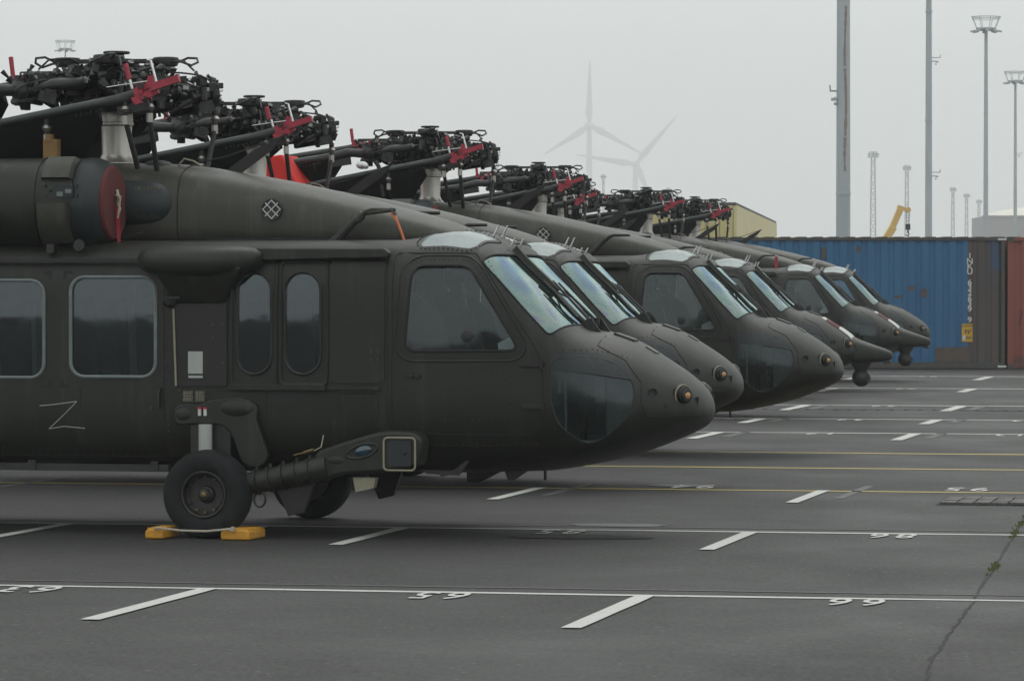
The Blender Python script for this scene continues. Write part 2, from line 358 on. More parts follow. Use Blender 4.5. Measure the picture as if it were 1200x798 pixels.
def rivets(mb, poly, pitch, r, proj=proj_side, side=-1, closed=True, off=.002):
    k = len(poly); carry = 0
    for i in range(k if closed else k - 1):
        a = Vector(poly[i]); b = Vector(poly[(i+1) % k]); L = (b - a).length; s_ = carry
        while s_ < L:
            q = a.lerp(b, s_/L); c = proj(q.x, q.y, side, off)
            mb.add([c + Vector(d)*r for d in ((1,0,0),(-1,0,0),(0,1,0),(0,-1,0),(0,0,1),(0,0,-1))],
                   [(0,2,4),(2,1,4),(1,3,4),(3,0,4),(2,0,5),(1,2,5),(3,1,5),(0,3,5)]); s_ += pitch
        carry = s_ - L
def grow(poly, d):
    k = len(poly); cx = sum(p[0] for p in poly)/k; cy = sum(p[1] for p in poly)/k; out = []
    for i in range(k):
        a = Vector(poly[i-1]); p = Vector(poly[i]); b = Vector(poly[(i+1) % k]); t = (b - a)
        if t.length < 1e-6: out.append(tuple(p)); continue
        n_ = Vector((t.y, -t.x)).normalized()
        if n_.dot(p - Vector((cx, cy))) < 0: n_ = -n_
        out.append(tuple(p + n_*d))
    return out

CABWIN = [rrect(.04, 1.215, .735, 1.985, .11), rrect(-.92, 1.205, -.175, 1.96, .11), rrect(-1.95, 1.25, -1.35, 1.9, .1)]
GUNWIN = [rrect(1.395, 1.25, 1.655, 2.005, .128, 8), rrect(1.775, 1.25, 2.045, 2.01, .132, 8)]
DOORWIN = rpoly([(2.75, 2.07), (3.175, 2.07), (3.565, 1.425), (2.70, 1.42)], .09, 5)
CHIN = rpoly([(3.80, 1.365), (4.06, 1.385), (4.24, 1.33), (4.39, 1.16), (4.37, .96), (4.22, .80), (4.03, .70), (3.84, .86), (3.78, 1.1)], .09, 4)
WSHIELD = rpoly([(.985, -.95), (.985, -.06), (1.765, -.065), (1.755, -.925)], .045, 4)
ROOFW = rpoly([(2.75, -.87), (2.78, -.20), (3.20, -.20), (3.19, -.82)], .05, 4)

def make_helicopter():
    root = empty('military_helicopter')
    # ---- fuselage shell with real openings
    body = bpy.data.objects.new('fuselage', hme); C.objects.link(body)
    cut = MB()
    cxs = [x for x in xs if -1.9 < x < 4.15]
    parts = [MB().loft(srings(HULL, cxs, 48, .05))]
    for side in (-1, 1):
        for pl in CABWIN[:2] + GUNWIN + [DOORWIN]: parts.append(MB().prism(pl, side*1.6, side*.86))
        parts.append(MB().prism(CHIN, side*1.4, side*.45))
        for f, pl, d0, d1 in ((1, WSHIELD, .25, -.16), (2, ROOFW, 2.7, 2.2)):
            if f == 1:
                mid = DN*(-1)*( Vector((3.58, 0, 1.88)).dot(-DN) )
                rr = [[tuple(mid + DT*u + Vector((0, v*(-side), 0)) - DN*d) for (u, v) in pl] for d in (d0, d1)]
            else:
                rr = [[(u, v*(-side), d) for (u, v) in pl] for d in (d0, d1)]
            parts.append(MB().loft(rr))
    cobs = []
    for i, pb in enumerate(parts):
        o = bpy.data.objects.new('cutter', pb.mesh('cutter', M['interior'], 0)); C.objects.link(o); cobs.append(o)
        md = body.modifiers.new('b', 'BOOLEAN'); md.object = o; md.operation = 'DIFFERENCE'; md.solver = 'EXACT'; md.material_mode = 'TRANSFER'
    dg = bpy.context.evaluated_depsgraph_get(); me = bpy.data.meshes.new_from_object(body.evaluated_get(dg)); body.modifiers.clear()
    for o in cobs: bpy.data.objects.remove(o)
    me.name = 'fuselage'; me.polygons.foreach_set('use_smooth', [True]*len(me.polygons)); me.set_sharp_from_angle(angle=R(32))
    body.data = me; body.parent = root
    B = lambda mb, name, mat, par=None, smooth=35, bevel=0: mb.build(name, M[mat], par or root, smooth, bevel)
    for side in (-1, 1):
        near = side == -1
        # ---- glazing
        for pl in CABWIN[:2]:
            wn = B(patch(grow(pl, -.004), side=side, off=-.012, thick=.008), 'cabin_window', 'cabglass')
            B(MB().tube(path_on(grow(pl, -.002), side=side, off=.001), .015, 6, False), 'window_seal', 'frame', wn)
        for pl in GUNWIN:
            fr = grow(pl, .055)
        wn = B(patch(rrect(1.37, 1.175, 1.70, 2.09, .02), side=side, off=.014, thick=.02).add([], []), 'gunner_window_panel', 'paint')
        bpy.data.objects.remove(wn)
        for k, pl in enumerate(GUNWIN):
            wn = B(patch(grow(pl, -.003), side=side, off=-.008, thick=.008), 'gunner_window', 'cabglass')
            B(MB().tube(path_on(grow(pl, .008), side=side, off=.004), .012, 6, False), 'window_seal', 'paint', wn)
        for (x0, x1, z0, z1) in ((1.345, 1.70, 1.155, 2.10), (1.735, 2.10, 1.165, 2.10)):
            pts = rrect(x0, z0, x1, z1, .03, 3)
            B(MB().tube(path_on(pts, side=side, off=.006), .013, 6, False), 'gunner_window_frame', 'paint')
        B(patch(rrect(2.13, 1.18, 2.55, 2.10, .02), side=side, off=.012, thick=.02), 'side_panel', 'paint')
        B(MB().box((1.33, side*1.165, 1.125), (2.10, side*1.215, 1.165)).box((1.72, side*1.165, 1.13), (2.52, side*1.19, 1.15)), 'window_sill_rail', 'paint')
        # cockpit door
        door = [(2.60, .80), (2.615, 2.165), (3.215, 2.165), (3.69, 1.44), (3.74, 1.25), (3.735, .88), (3.64, .78)]
        bm_hole = None
        dr = B(MB().tube(path_on(rpoly(door, .04, 3), side=side, off=0), .0055, 5, False), 'cockpit_door', 'seam')
        wn = B(patch(grow(DOORWIN, -.003), side=side, off=-.008, thick=.008), 'door_window', 'glass', dr)
        sl = B(MB().tube(path_on(grow(DOORWIN, -.001), side=side, off=.003), .011, 6, False), 'window_seal', 'seam', dr)
        fr2 = MB().tube(path_on(grow(DOORWIN, .075), side=side, off=.001), .009, 6, False)
        rv = MB(); rivets(rv, grow(DOORWIN, .045), .034, .0062, side=side, off=.001)
        B(fr2, 'window_surround', 'paint', dr); o = B(rv, 'rivets', 'seam', dr, 0); o['kind'] = 'stuff'
        c = proj_side(3.17, 1.535, side, .004)
        B(MB().lathe([(0, .047), (.012, .047), (.018, .03)], c, (0, side, 0), 20), 'air_vent_disc', 'black', dr)
        for (hx, hz) in ((3.66, 1.325), (3.67, 1.01)):
            c = proj_side(hx, hz, side, .01)
            B(MB().obox(c, (1, 0, 0), .18, .03, .035).cyl(c + Vector((.07, side*.015, -.03)), c + Vector((.07, side*.015, .03)), .014), 'door_hinge', 'paint_dk', dr)
        c = proj_side(2.76, 1.24, side, .012)
        B(MB().obox(c, (1, 0, -.15), .13, .02, .022).lathe([(0, .02), (.02, .016)], c, (0, side, 0), 10), 'door_handle', 'paint_dk', dr)
        # windshield and roof window
        ws = B(patch(grow(WSHIELD, -.004), proj_ws, side, -.006, .008, .1), 'windshield', 'windshield')
        B(MB().tube(path_on(WSHIELD, proj_ws, side, .001), .008, 6, False), 'windshield_seal', 'seam', ws)
        st = Vector
        p0 = proj_ws(1.60, -.42, side, -.03); p1 = proj_ws(1.70, -.62, side, -.03)
        rw = B(patch(grow(ROOFW, -.003), proj_top, side, -.004, .008, .1), 'roof_window', 'roofglass')
        rv = MB(); rivets(rv, grow(ROOFW, .03), .036, .0080, proj_top, side); o = B(rv, 'rivets', 'seam', rw, 0); o['kind'] = 'stuff'
        # chin window
        ch = B(patch(grow(CHIN, -.004), side=side, off=-.004, thick=.008, step=.06), 'chin_window', 'chinglass')
        B(MB().tube(path_on(CHIN, side=side, off=-.001), .006, 6, False), 'window_seal', 'paint', ch)
        # bluish reflection in the upper chin glass, painted as a sheet
        B(patch(rpoly([(3.79, 1.345), (3.80, 1.40), (4.07, 1.41), (4.255, 1.345), (4.375, 1.20), (4.0, 1.262), (3.79, 1.275)], .03, 3), side=side, off=.004, thick=.012, step=.05), 'chin_reflection_band', 'blueblack', ch)
        rv = MB(); rivets(rv, [(3.78, 1.43), (4.07, 1.435), (4.30, 1.37)], .035, .0065, side=side, closed=False)
        rivets(rv, [(3.28, 2.13), (3.74, 1.43)], .04, .0065, side=side, closed=False)
        rivets(rv, [(1.65, 2.16), (2.6, 2.165)], .05, .0058, side=side, closed=False)
        rivets(rv, [(-2, .62), (1.0, .62)], .06, .0058, side=side, closed=False)
        rivets(rv, [(2.62, .72), (3.7, .72)], .05, .0058, side=side, closed=False)
        rivets(rv, [(2.57, .8), (2.57, 2.1)], .05, .0058, side=side, closed=False)
        rivets(rv, [(.83, .6), (.83, 2.05)], .05, .0058, side=side, closed=False)
        for (px_, pz_) in ((1.20, 1.62), (1.20, 1.52), (1.27, 1.63), (1.28, 1.33), (.93, 1.12), (2.45, 1.42), (2.50, 1.42), (2.45, 1.36), (2.50, 1.36), (1.05, .90), (.70, .98)):
            c = proj_side(px_, pz_, side, .012); rv.lathe([(-.01, .012), (.008, .011)], c, (0, side, 0), 8)
        for (pl_, pt_) in (([(3.0, .9), (3.5, .9), (3.5, 1.28), (3.0, 1.28)], .05), ([(.9, .62), (2.5, .62)], .05), ([(2.2, .9), (2.5, .9), (2.5, 1.1), (2.2, 1.1)], .045), ([(-.9, .66), (.7, .66)], .06)):
            rivets(rv, pl_, pt_, .0050, side=side, closed=len(pl_) > 2)
        o = B(rv, 'skin_rivets', 'paint_top', None, 0); o['kind'] = 'stuff'
        # nose access door seam and ports
        sm = MB().tube(path_on([(4.085, 1.53), (4.085, 1.46), (4.29, 1.35), (4.42, 1.18), (4.43, 1.02), (4.47, .925), (4.84, .925)], side=side, off=.0, closed=False, step=.03), .0048, 5, False)
        for pl_ in ([(2.2, .9), (2.5, .9), (2.5, 1.1), (2.2, 1.1), (2.2, .9)], [(1.62, .55), (1.62, 1.12)], [(.12, .6), (.12, 1.13)], [(2.62, .70), (3.75, .70)]): sm.tube(path_on(pl_, side=side, off=0, closed=False), .0042, 5, False)
        sm.tube(path_on([(2.57, .55), (2.57, 2.2)], side=side, off=0, closed=False), .004, 5, False)
        sm.tube(path_on([(-2, .60), (.86, .60)], side=side, off=.0, closed=False), .005, 5, False)
        sm.tube(path_on([(.80, .6), (.80, 2.1)], side=side, off=.0, closed=False), .005, 5, False)
        sm.tube(path_on([(-1.02, .6), (-1.02, 2.1)], side=side, off=.0, closed=False), .005, 5, False)
        B(sm, 'panel_seams', 'seam', None, 0)['kind'] = 'stuff'
        c = proj_side(4.70, 1.085, side, -.005); ax = Vector((.75, side*.66, 0))
        lt = B(MB().lathe([(-.02, .085), (.012, .085), (.02, .066), (.045, .062), (.05, .05)], c, ax, 24), 'nose_sensor', 'paint_dk')
        B(MB().lathe([(.04, .050), (.066, .046), (.068, .03)], c, ax, 20), 'sensor_housing', 'black_metal', lt)
        B(MB().lathe([(.05, .026), (.072, .024), (.080, .008)], c, ax, 16), 'amber_lens', 'amber', lt)
        B(MB().tube([c + (ax.cross(Vector((0,0,1))).normalized()*math.cos(a) + Vector((0,0,1))*math.sin(a))*.078 + ax*.014 for a in np.linspace(0, 2*math.pi, 21)], .006, 6, False), 'sealant_ring', 'tan', lt)
        c = proj_side(4.50, 1.10, side, .012)
        B(MB().lathe([(-.02, .035), (.006, .035), (.004, .026), (-.01, .02)], c, (.4, side*.9, 0), 16), 'nose_port', 'black')
        c = proj_side(4.60, 1.0, side, .008); B(MB().lathe([(-.02, .016), (.005, .014)], c, (.4, side*.9, 0), 10), 'nose_port', 'black')
        c = proj_side(4.795, 1.03, side, 0); B(MB().obox(c, (.1, 0, 1), .08, .02, .02), 'nose_slot', 'black')
        # cabin door furniture
        for (x0, z0, sx_, sz_) in ((-.12, 2.03, -1, -1), (-.02, 2.03, 1, -1), (-.12, 1.13, -1, 1), (-.04, 1.13, 1, 1), (.80, 1.13, -1, 1), (.80, 2.03, -1, -1)):
            B(patch([(x0, z0), (x0 + sx_*.07, z0), (x0 + sx_*.07, z0 + sz_*.022), (x0 + sx_*.022, z0 + sz_*.022), (x0 + sx_*.022, z0 + sz_*.06), (x0, z0 + sz_*.06)], side=side, off=.003, thick=.004), 'corner_marking', 'seam')
        B(MB().box((-2.1, side*1.165, 2.095), (.6, side*1.20, 2.125)), 'door_rail', 'paint_dk')
        B(MB().box((-2.1, side*1.12, .49), (.84, side*1.185, .545)).box((-.3, side*1.17, .50), (-.24, side*1.20, .57)).box((.7, side*1.17, .50), (.76, side*1.20, .57)), 'door_rail', 'black')
        c = proj_side(.765, 1.12, side, .01)
        B(MB().lathe([(0, .02), (.03, .018)], c, (0, side, 0), 12).obox(c + Vector((0, side*.02, -.07)), (0, 0, 1), .13, .02, .022), 'cabin_door_handle', 'black_metal')
        B(MB().tube([(1.60, side*1.19, 2.16), (2.52, side*1.16, 2.17)], .0, 4) if False else MB().prism([(1.50, 2.105), (2.59, 2.125), (2.60, 2.165), (2.56, 2.20), (1.50, 2.205)], side*1.10, side*1.20), 'roof_edge_rail', 'paint', None, 35, .012)
        # stores pylon bulge on the shoulder
        rg = []
        for x, hz, zc, hy, yc in ((.60, .02, 2.12, .03, 1.18), (.64, .075, 2.115, .10, 1.19), (.72, .105, 2.11, .16, 1.20), (.85, .115, 2.105, .20, 1.20), (1.0, .12, 2.10, .22, 1.20), (1.25, .118, 2.10, .22, 1.20), (1.42, .11, 2.11, .19, 1.19), (1.54, .085, 2.12, .13, 1.18), (1.60, .04, 2.13, .05, 1.17)):
            rg.append([(x, side*(yc + hy*math.copysign(abs(math.cos(a))**.75, math.cos(a))), zc + hz*math.copysign(abs(math.sin(a))**.8, math.sin(a))) for a in np.linspace(0, 2*math.pi, 25)[:-1]])
        B(MB().loft(rg), 'shoulder_fairing', 'paint')
        B(MB().loft([[(x0, side*1.12, z), (x1, side*1.12, z), (x1 - .02, side*yo, z), (x0 + .02, side*yo, z)] for x0, x1, z, yo in ((.74, 1.50, 2.06, 1.36), (.80, 1.42, 1.95, 1.31), (.84, 1.34, 1.86, 1.25), (.86, 1.31, 1.78, 1.20))]), 'fairing_skirt', 'paint', None, 60, .02)
        B(patch(rrect(.88, 1.15, 1.31, 1.79, .015), side=side, off=.016, thick=.03), 'service_panel', 'paint_dk')
        B(MB().cyl((.885, side*1.195, 1.74), (.905, side*1.195, 1.15), .009, 8), 'pale_rod', 'tan')
        B(MB().lathe([(0, .055), (.02, .05), (.05, .02)], (.86, side*1.2, 1.80), (0, side, -.2), 14).obox((.90, side*1.235, 1.825), (1, 0, 0), .12, .05, .015), 'service_light', 'black_metal')
        B(patch([(1.0, 1.245), (1.118, 1.245), (1.118, 1.415), (1.0, 1.415)], side=side, off=.019, thick=.004), 'stencil_label', 'label')
        B(patch([(1.003, 1.212), (1.118, 1.212), (1.118, 1.230), (1.003, 1.230)], side=side, off=.019, thick=.004), 'stencil_label', 'label')
        for x0 in (.955, 1.05):
            pb = MB(); rr_ = random.Random(3 if x0 < 1 else 4)
            for q in range(7):
                z0 = 1.035 + q*.0115; a = x0 + rr_.random()*.012
                while a < x0 + .078:
                    b_ = a + .008 + rr_.random()*.014; pb.box((a, side*1.182, z0), (min(b_, x0 + .08), side*1.1845, z0 + .006)); a = b_ + .005
            o = B(pb, 'stencil_text', 'tan', None, 0); o['kind'] = 'stuff'
        for x0 in (1.095, 1.14):
            tg = B(MB().box((x0, side*1.215, .925), (x0 + .022, side*1.235, .975)), 'warning_tag', 'white')
            B(MB().box((x0 - .004, side*1.216, .976), (x0 + .026, side*1.238, .990)), 'tag_ribbon', 'red', tg)
        # main gear
        hub = Vector((1.217, side*1.36, .335)); ay = Vector((0, side, 0))
        tyre = [(-.125, .20), (-.13, .235), (-.128, .275), (-.115, .31), (-.09, .328), (-.05, .336), (0, .338), (.05, .336), (.09, .328), (.115, .31), (.128, .275), (.13, .235), (.118, .192), (.108, .182)]
        wh = MB().lathe(tyre + [(-.10, .182)], hub, ay, 64, False)
        for g_ in (-.045, 0, .045): pass
        wl = B(wh, 'main_wheel', 'rubber')
        B(MB().lathe([(-.11, .18), (.105, .185), (.118, .175), (.112, .162), (.06, .155), (.035, .13), (.03, .07), (.06, .06), (.07, .045), (.095, .04), (.10, .02)], hub, ay, 48), 'rim', 'rim', wl)
        for k in range(12):
            a = 2*math.pi*k/12; c = hub + Vector((math.cos(a)*.135, side*.052, math.sin(a)*.135))
            B(MB().lathe([(0, .011), (.02, .010)], c, ay, 6), 'wheel_nut', 'brass' if k in (8, 9, 10) else 'rim', wl)
        B(MB().tube([hub + Vector((math.cos(a)*.172, side*.118, math.sin(a)*.172)) for a in np.linspace(0, 2*math.pi, 33)], .005, 6, False), 'rim_ring', 'chrome' if False else 'rim', wl)
        B(MB().lathe([(.09, .026), (.115, .022), (.12, .012)], hub, ay, 12), 'axle_cap', 'brass', wl)
        B(MB().cyl((1.16, side*1.25, .36), (1.16, side*1.25, .86), .052, 20), 'shock_strut', 'label')
        ho = MB().prism(rpoly([(.90, .85), (.89, .97), (.95, 1.02), (1.08, 1.0), (1.20, 1.05), (1.46, 1.07), (1.57, 1.0), (1.55, .90), (1.66, .60), (1.56, .52), (1.44, .56), (1.35, .80), (1.27, .86), (1.06, .86)], .06, 4), side*1.14, side*1.215)
        ho.sphere((.97, side*1.195, .935), .075, 20, 12, (1.0, .45, .8)).sphere((1.40, side*1.195, .985), .13, 24, 14, (1.15, .32, .55))
        B(ho, 'strut_housing', 'paint', None, 60, .028)
        B(MB().box((1.02, side*1.14, .60), (1.34, side*1.186, .86)), 'strut_recess_shade', 'black')  # solid black box painted in for the shade inside the strut cavity
        B(MB().cyl((1.217, side*1.0, .36), (1.217, side*1.3, .335), .05, 14).box((1.13, side*1.2, .31), (1.32, side*1.27, .46)), 'axle', 'black_metal')
        bmb = MB().tube([(1.30, side*1.30, .36), (1.5, side*1.30, .41), (2.15, side*1.29, .545)], [.07, .085, .10], 14)
        for k in range(5):
            t = .25 + k*.14; q = Vector((1.4 + t*.75, side*1.30, .39 + t*.155))
            bmb.lathe([(-.012, .098), (.012, .102)], q, (.97, 0, .2), 16)
            bmb.lathe([(0, .014), (.03, .012)], q + Vector((0, 0, .09)), (0, 0, 1), 6)
        B(bmb, 'drag_beam', 'paint')
        B(MB().prism(rpoly([(2.02, .50), (2.06, .665), (2.30, .745), (2.58, .825), (2.82, .82), (2.90, .77), (2.87, .56), (2.60, .515), (2.25, .49), (2.10, .44)], .05, 3), side*1.10, side*1.335), 'step_fairing', 'paint', None, 35, .025)
        fy = side*1.337
        B(MB().tube([(2.43 + .125*math.cos(a)*math.cos(.28) - .048*math.sin(a)*math.sin(.28), fy, .672 + .125*math.cos(a)*math.sin(.28) + .048*math.sin(a)*math.cos(.28)) for a in np.linspace(0, 2*math.pi, 33)], .011, 6, False), 'lamp_bezel', 'paint')
        o = B(MB().sphere((0, 0, 0), .045, 18, 10, (1.45, .3, .85)), 'side_lamp_lens', 'bluelens'); o.location = (2.44, fy + side*.004, .675); o.rotation_euler = (0, -.25 , 0)
        B(MB().sphere((2.22, fy - side*.01, .60), .06, 18, 8, (1.3, .25, .6)), 'fairing_dimple', 'paint')
        pl = rrect(2.60, .53, 2.845, .775, .03, 4)
        B(MB().tube([(p[0], fy + side*.004, p[1]) for p in pl + pl[:1]], .008, 6, False), 'sealant_frame', 'tan')
        B(MB().prism(rrect(2.63, .56, 2.815, .75, .02, 3), fy - side*.02, fy + side*.008).lathe([(0, .015), (.02, .01)], (2.76, fy + side*.006, .66), (0, side, 0), 10), 'fairing_hatch', 'blueblack')
        B(MB().tube([(1.97, side*1.33, .655), (2.05, side*1.34, .68)], .012, 8).tube([(1.89, side*1.33, .635), (1.98, side*1.33, .657)], .006, 6), 'grease_fitting', 'brass')
        B(MB().tube([(2.05, side*1.33, .67), (2.11, side*1.345, .70), (2.13, side*1.35, .79)], .005, 6), 'safety_cord', 'streamer')
        B(MB().tube([(1.58, side*1.33, .30 + .05*math.sin(a)) if False else (1.62 + .045*math.cos(a), side*1.33, .30 + .06*math.sin(a)) for a in np.linspace(0, 2*math.pi, 17)], .009, 6, False), 'tow_ring', 'black_metal')
        B(MB().prism([(1.72, .42), (2.05, .47), (1.95, .20), (1.83, .17)], side*1.22, side*1.28), 'beam_gusset', 'paint_dk')
        B(MB().prism([(2.84, .53), (3.10, .525), (3.2, .60), (3.22, .595), (3.14, .49), (2.9, .50)], side*1.15, side*1.20), 'step_bracket', 'paint_dk')
        # wire deflector below the step, antennas under the belly
        B(MB().prism([(2.34, .47), (2.52, .47), (2.50, .39), (2.36, .36)], side*1.28, side*1.2), 'tiedown_bracket', 'tan')
        # engine nacelle
        ec = (side*.86, 2.56)
        rg = []
        for x, ry, rz in ((-3.0, .20, .22), (-2.6, .30, .31), (-2.2, .35, .345), (-1.2, .36, .352), (-.27, .36, .352), (.02, .355, .35), (.06, .35, .345)):
            rg.append([(x, ec[0] + ry*math.copysign(abs(math.cos(a))**.85, math.cos(a)), ec[1] + rz*math.copysign(abs(math.sin(a))**.85, math.sin(a))) for a in np.linspace(0, 2*math.pi, 41)[:-1]])
        en = B(MB().loft(rg), 'engine_nacelle', 'paint')
        for x in (-.24, -.95, -1.7):
            k = [(x, ec[0] + .364*math.copysign(abs(math.cos(a))**.85, math.cos(a)), ec[1] + .356*math.copysign(abs(math.sin(a))**.85, math.sin(a))) for a in np.linspace(0, 2*math.pi, 41)]
            B(MB().tube(k, .007, 6, False), 'nacelle_band', 'paint_dk', en)
        # engine inlet lip and red cover
        B(MB().lathe([(0, .345), (.06, .355), (.13, .35), (.19, .325), (.225, .29), (.21, .26), (.1, .24)], (.04, ec[0], ec[1]), (1, 0, 0), 44), 'engine_inlet', 'blueblack', en)
        pgo = B(MB().lathe([(0, .26), (.0, .285), (.045, .29), (.06, .275), (.065, .02)], (.235, ec[0], ec[1]), (1, 0, 0), 40), 'inlet_cover', 'plug', en)
        hz = ec[1]
        B(MB().tube([(.31, ec[0], hz + .1), (.33, ec[0] - .02, hz + .04), (.31, ec[0] + .02, hz), (.34, ec[0] - .02, hz - .05), (.31, ec[0], hz - .11)], .012, 8)
          .tube([(.31, ec[0] + side*.03, hz + .06), (.36, ec[0] + side*.06, hz + .05), (.33, ec[0] + side*.04, hz - .12)], .008, 6), 'cover_cord', 'streamer', en)
        B(MB().prism([(.305, hz - .02), (.335, hz - .03), (.355, hz - .30), (.325, hz - .31)], ec[0] + side*.03, ec[0] + side*.036), 'cover_streamer', 'red', en)
        # nacelle service boxes (upper and lower) and vent
        def block(x0, x1, z0, z1, out, nm, mt):
            rg = []
            for x, d in ((x0, 0), (x0 + .015, out), (x1 - .015, out), (x1, 0)):
                pts = []
                for a in np.linspace(z0, z1, 7):
                    q = (a - ec[1])/.352; yy = .36*max(0, 1 - abs(q)**2.35)**(1/2.35); pts.append((x, ec[0] + side*(yy + d), a + (q*d)))
                pts += [(x, ec[0] + side*.1, z1), (x, ec[0] + side*.1, z0)]
                rg.append(pts)
            return B(MB().loft(rg), nm, mt, en, 40)
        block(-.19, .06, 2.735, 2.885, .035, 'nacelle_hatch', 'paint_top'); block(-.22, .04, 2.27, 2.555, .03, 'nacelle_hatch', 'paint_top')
        B(MB().box((-.07, ec[0] + side*.33, 2.60), (.08, ec[0] + side*.366, 2.69)), 'nacelle_vent', 'blueblack', en)
        B(MB().box((-.05, ec[0] + side*.36, 2.605), (-.0, ec[0] + side*.372, 2.64)).box((.02, ec[0] + side*.36, 2.63), (.07, ec[0] + side*.372, 2.66)), 'vent_fitting', 'frame', en)
        for (x, z) in ((-.15, 2.69), (-.15, 2.61), (.11, 2.69), (.11, 2.61), (-.11, 2.65)):
            B(MB().lathe([(0, .012), (.012, .010)], (x, ec[0] + side*.352, z), (0, side, 0), 8), 'fastener', 'black', en)
        # dark rounded fairing ahead of the inlet
        rg = []
        for x, r_ in ((.20, .185), (.35, .185), (.48, .175), (.57, .15), (.63, .11), (.665, .06), (.675, .01)):
            rg.append([(x, side*(.50 + .14*r_/.185*math.cos(a)), 2.56 + r_*math.sin(a)) for a in np.linspace(0, 2*math.pi, 33)[:-1]])
        B(MB().loft(rg), 'drive_shaft_fairing', 'blueblack')
        for tx_, zz_ in (('NO STEP', 2.675), ('THIS ON', 2.455)):
            if side == 1: break
            cu = bpy.data.curves.new('t', 'FONT'); cu.body = tx_; cu.size = .052; cu.align_x = 'CENTER'; cu.align_y = 'CENTER'
            o = bpy.data.objects.new('t', cu); C.objects.link(o); dg = bpy.context.evaluated_depsgraph_get(); tm = bpy.data.meshes.new_from_object(o.evaluated_get(dg)); bpy.data.objects.remove(o)
            for v_ in tm.vertices:
                X_, Z_ = .47 + v_.co.x, zz_ + v_.co.y; ry_ = .185 if X_ < .4 else .172; q_ = max(-1, min(1, (Z_ - 2.56)/ry_)); v_.co = (X_, -(.50 + .14*math.sqrt(1 - q_*q_)) - .006, Z_)
            tm.materials.clear(); tm.materials.append(M['stencil']); o = bpy.data.objects.new('stencil_lettering', tm); C.objects.link(o); o.parent = root
        # exhaust
        B(MB().lathe([(0, .30), (.5, .27), (.52, .24), (.3, .2)], (-2.85, ec[0], 2.58), (-1, side*.25, 0), 28), 'engine_exhaust', 'black_metal', en)
        # deck clutter under the engine
        B(MB().tube([(-.6, side*1.0, 2.26), (-.05, side*1.02, 2.24), (.25, side*1.0, 2.20)], .02, 6).lathe([(0, .05), (.02, .045), (.02, .035)], (.10, side*1.13, 2.23), (0, side, 0), 16)
          .box((-.16, side*1.08, 2.17), (-.10, side*1.16, 2.24)).tube([(.35, side*.9, 2.28), (.55, side*.92, 2.33)], .008, 6), 'drain_lines', 'black_metal')
        B(MB().box((-2.2, side*.50, 2.18), (.20, side*.95, 2.26)), 'engine_deck', 'paint_dk')
        # pitot post
        y = side*.66
        B(MB().tube([(1.98, y, 2.22), (2.06, y, 2.30), (2.22, y, 2.455)], [.05, .036, .026], 10).tube([(2.20, y, 2.43), (2.26, y, 2.48), (2.31, y, 2.50), (2.50, y, 2.50)], [.024, .022, .018, .014], 8), 'pitot_mast', 'paint_dk')
        B(MB().loft([[(x, y + a*.09*s_, 2.235 + b_*.03*s_) for a, b_ in ((-1, -1), (1, -1), (.5, 1), (-.5, 1))] for x, s_ in ((1.85, .4), (1.95, 1), (2.15, 1), (2.25, .3))]), 'mast_base', 'paint_top')
    # ---- things on the centre line
    # cowling over the transmission
    COWL = [(-3.2, 2.42, 2.3, 2.2, .35, 2.4, 3), (-1.6, 2.75, 2.45, 2.2, .48, 2.8, 4), (-.4, 2.90, 2.5, 2.2, .55, 3, 5), (.5, 2.885, 2.5, 2.2, .56, 3, 5), (1.17, 2.795, 2.45, 2.2, .55, 3, 5),
            (1.87, 2.655, 2.40, 2.2, .52, 2.8, 5), (2.43, 2.515, 2.34, 2.2, .47, 2.6, 5), (2.75, 2.425, 2.30, 2.2, .42, 2.4, 4), (2.92, 2.36, 2.27, 2.2, .34, 2.2, 3), (3.0, 2.30, 2.25, 2.2, .22, 2, 2), (3.03, 2.25, 2.23, 2.2, .08, 2, 2)]
    cb = MB().loft(srings(COWL, list(np.arange(-3.2, 2.4, .2)) + list(np.arange(2.4, 2.9, .07)) + [2.92, 2.96, 3.0, 3.02, 3.03], 48))
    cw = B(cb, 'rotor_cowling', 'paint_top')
    sm = MB()
    for x in (.70,):
        rg = srings(COWL, [x], 48, -.002)[0]; sm.tube([q for q in rg if q[2] > 2.24] , .005, 5, False)
    B(sm, 'cowling_seam', 'seam', cw)
    for side in (-1, 1):
        B(MB().box((.95, side*.545, 2.255), (2.2, side*.57, 2.29)).box((2.2, side*.52, 2.25), (2.9, side*.53, 2.285)), 'cowling_track', 'seam', cw)
        c = Vector((1.47, side*.545, 2.51))
        pr = MB().lathe([(0, .084), (.012, .084), (.012, .078), (-.05, .074), (-.05, .01)], c, (0, side, .12), 28)
        vt = B(pr, 'vent_hole', 'black', cw)
        g_ = MB()
        for k in (-.05, 0, .05):
            for s_ in (-1, 1):
                L = math.sqrt(.074**2 - k*k); u_ = Vector((.707, 0, .707*s_)); v_ = Vector((-.707*s_, 0, .707))
                g_.cyl(c + Vector((0, side*.008, 0)) + u_*(-L) + v_*k, c + Vector((0, side*.008, 0)) + u_*L + v_*k, .0045, 5)
        B(g_, 'vent_mesh', 'white', vt)
    # wire cutter on the cowling and its stay
    B(MB().prism([(.92, 2.83), (1.03, 2.80), (1.30, 2.99), (1.40, 3.11), (1.15, 2.99)], -.012, .012), 'wire_cutter', 'paint_dk')
    B(MB().tube([(1.40, 0, 3.105), (.95, 0, 2.95), (.62, 0, 2.88)], .006, 6), 'cutter_stay', 'black')
    B(MB().tube([(.60, -.25, 2.86), (.66, -.27, 2.92), (.74, -.27, 2.90), (.80, -.26, 2.86)], .008, 6), 'lifting_eye', 'tan')
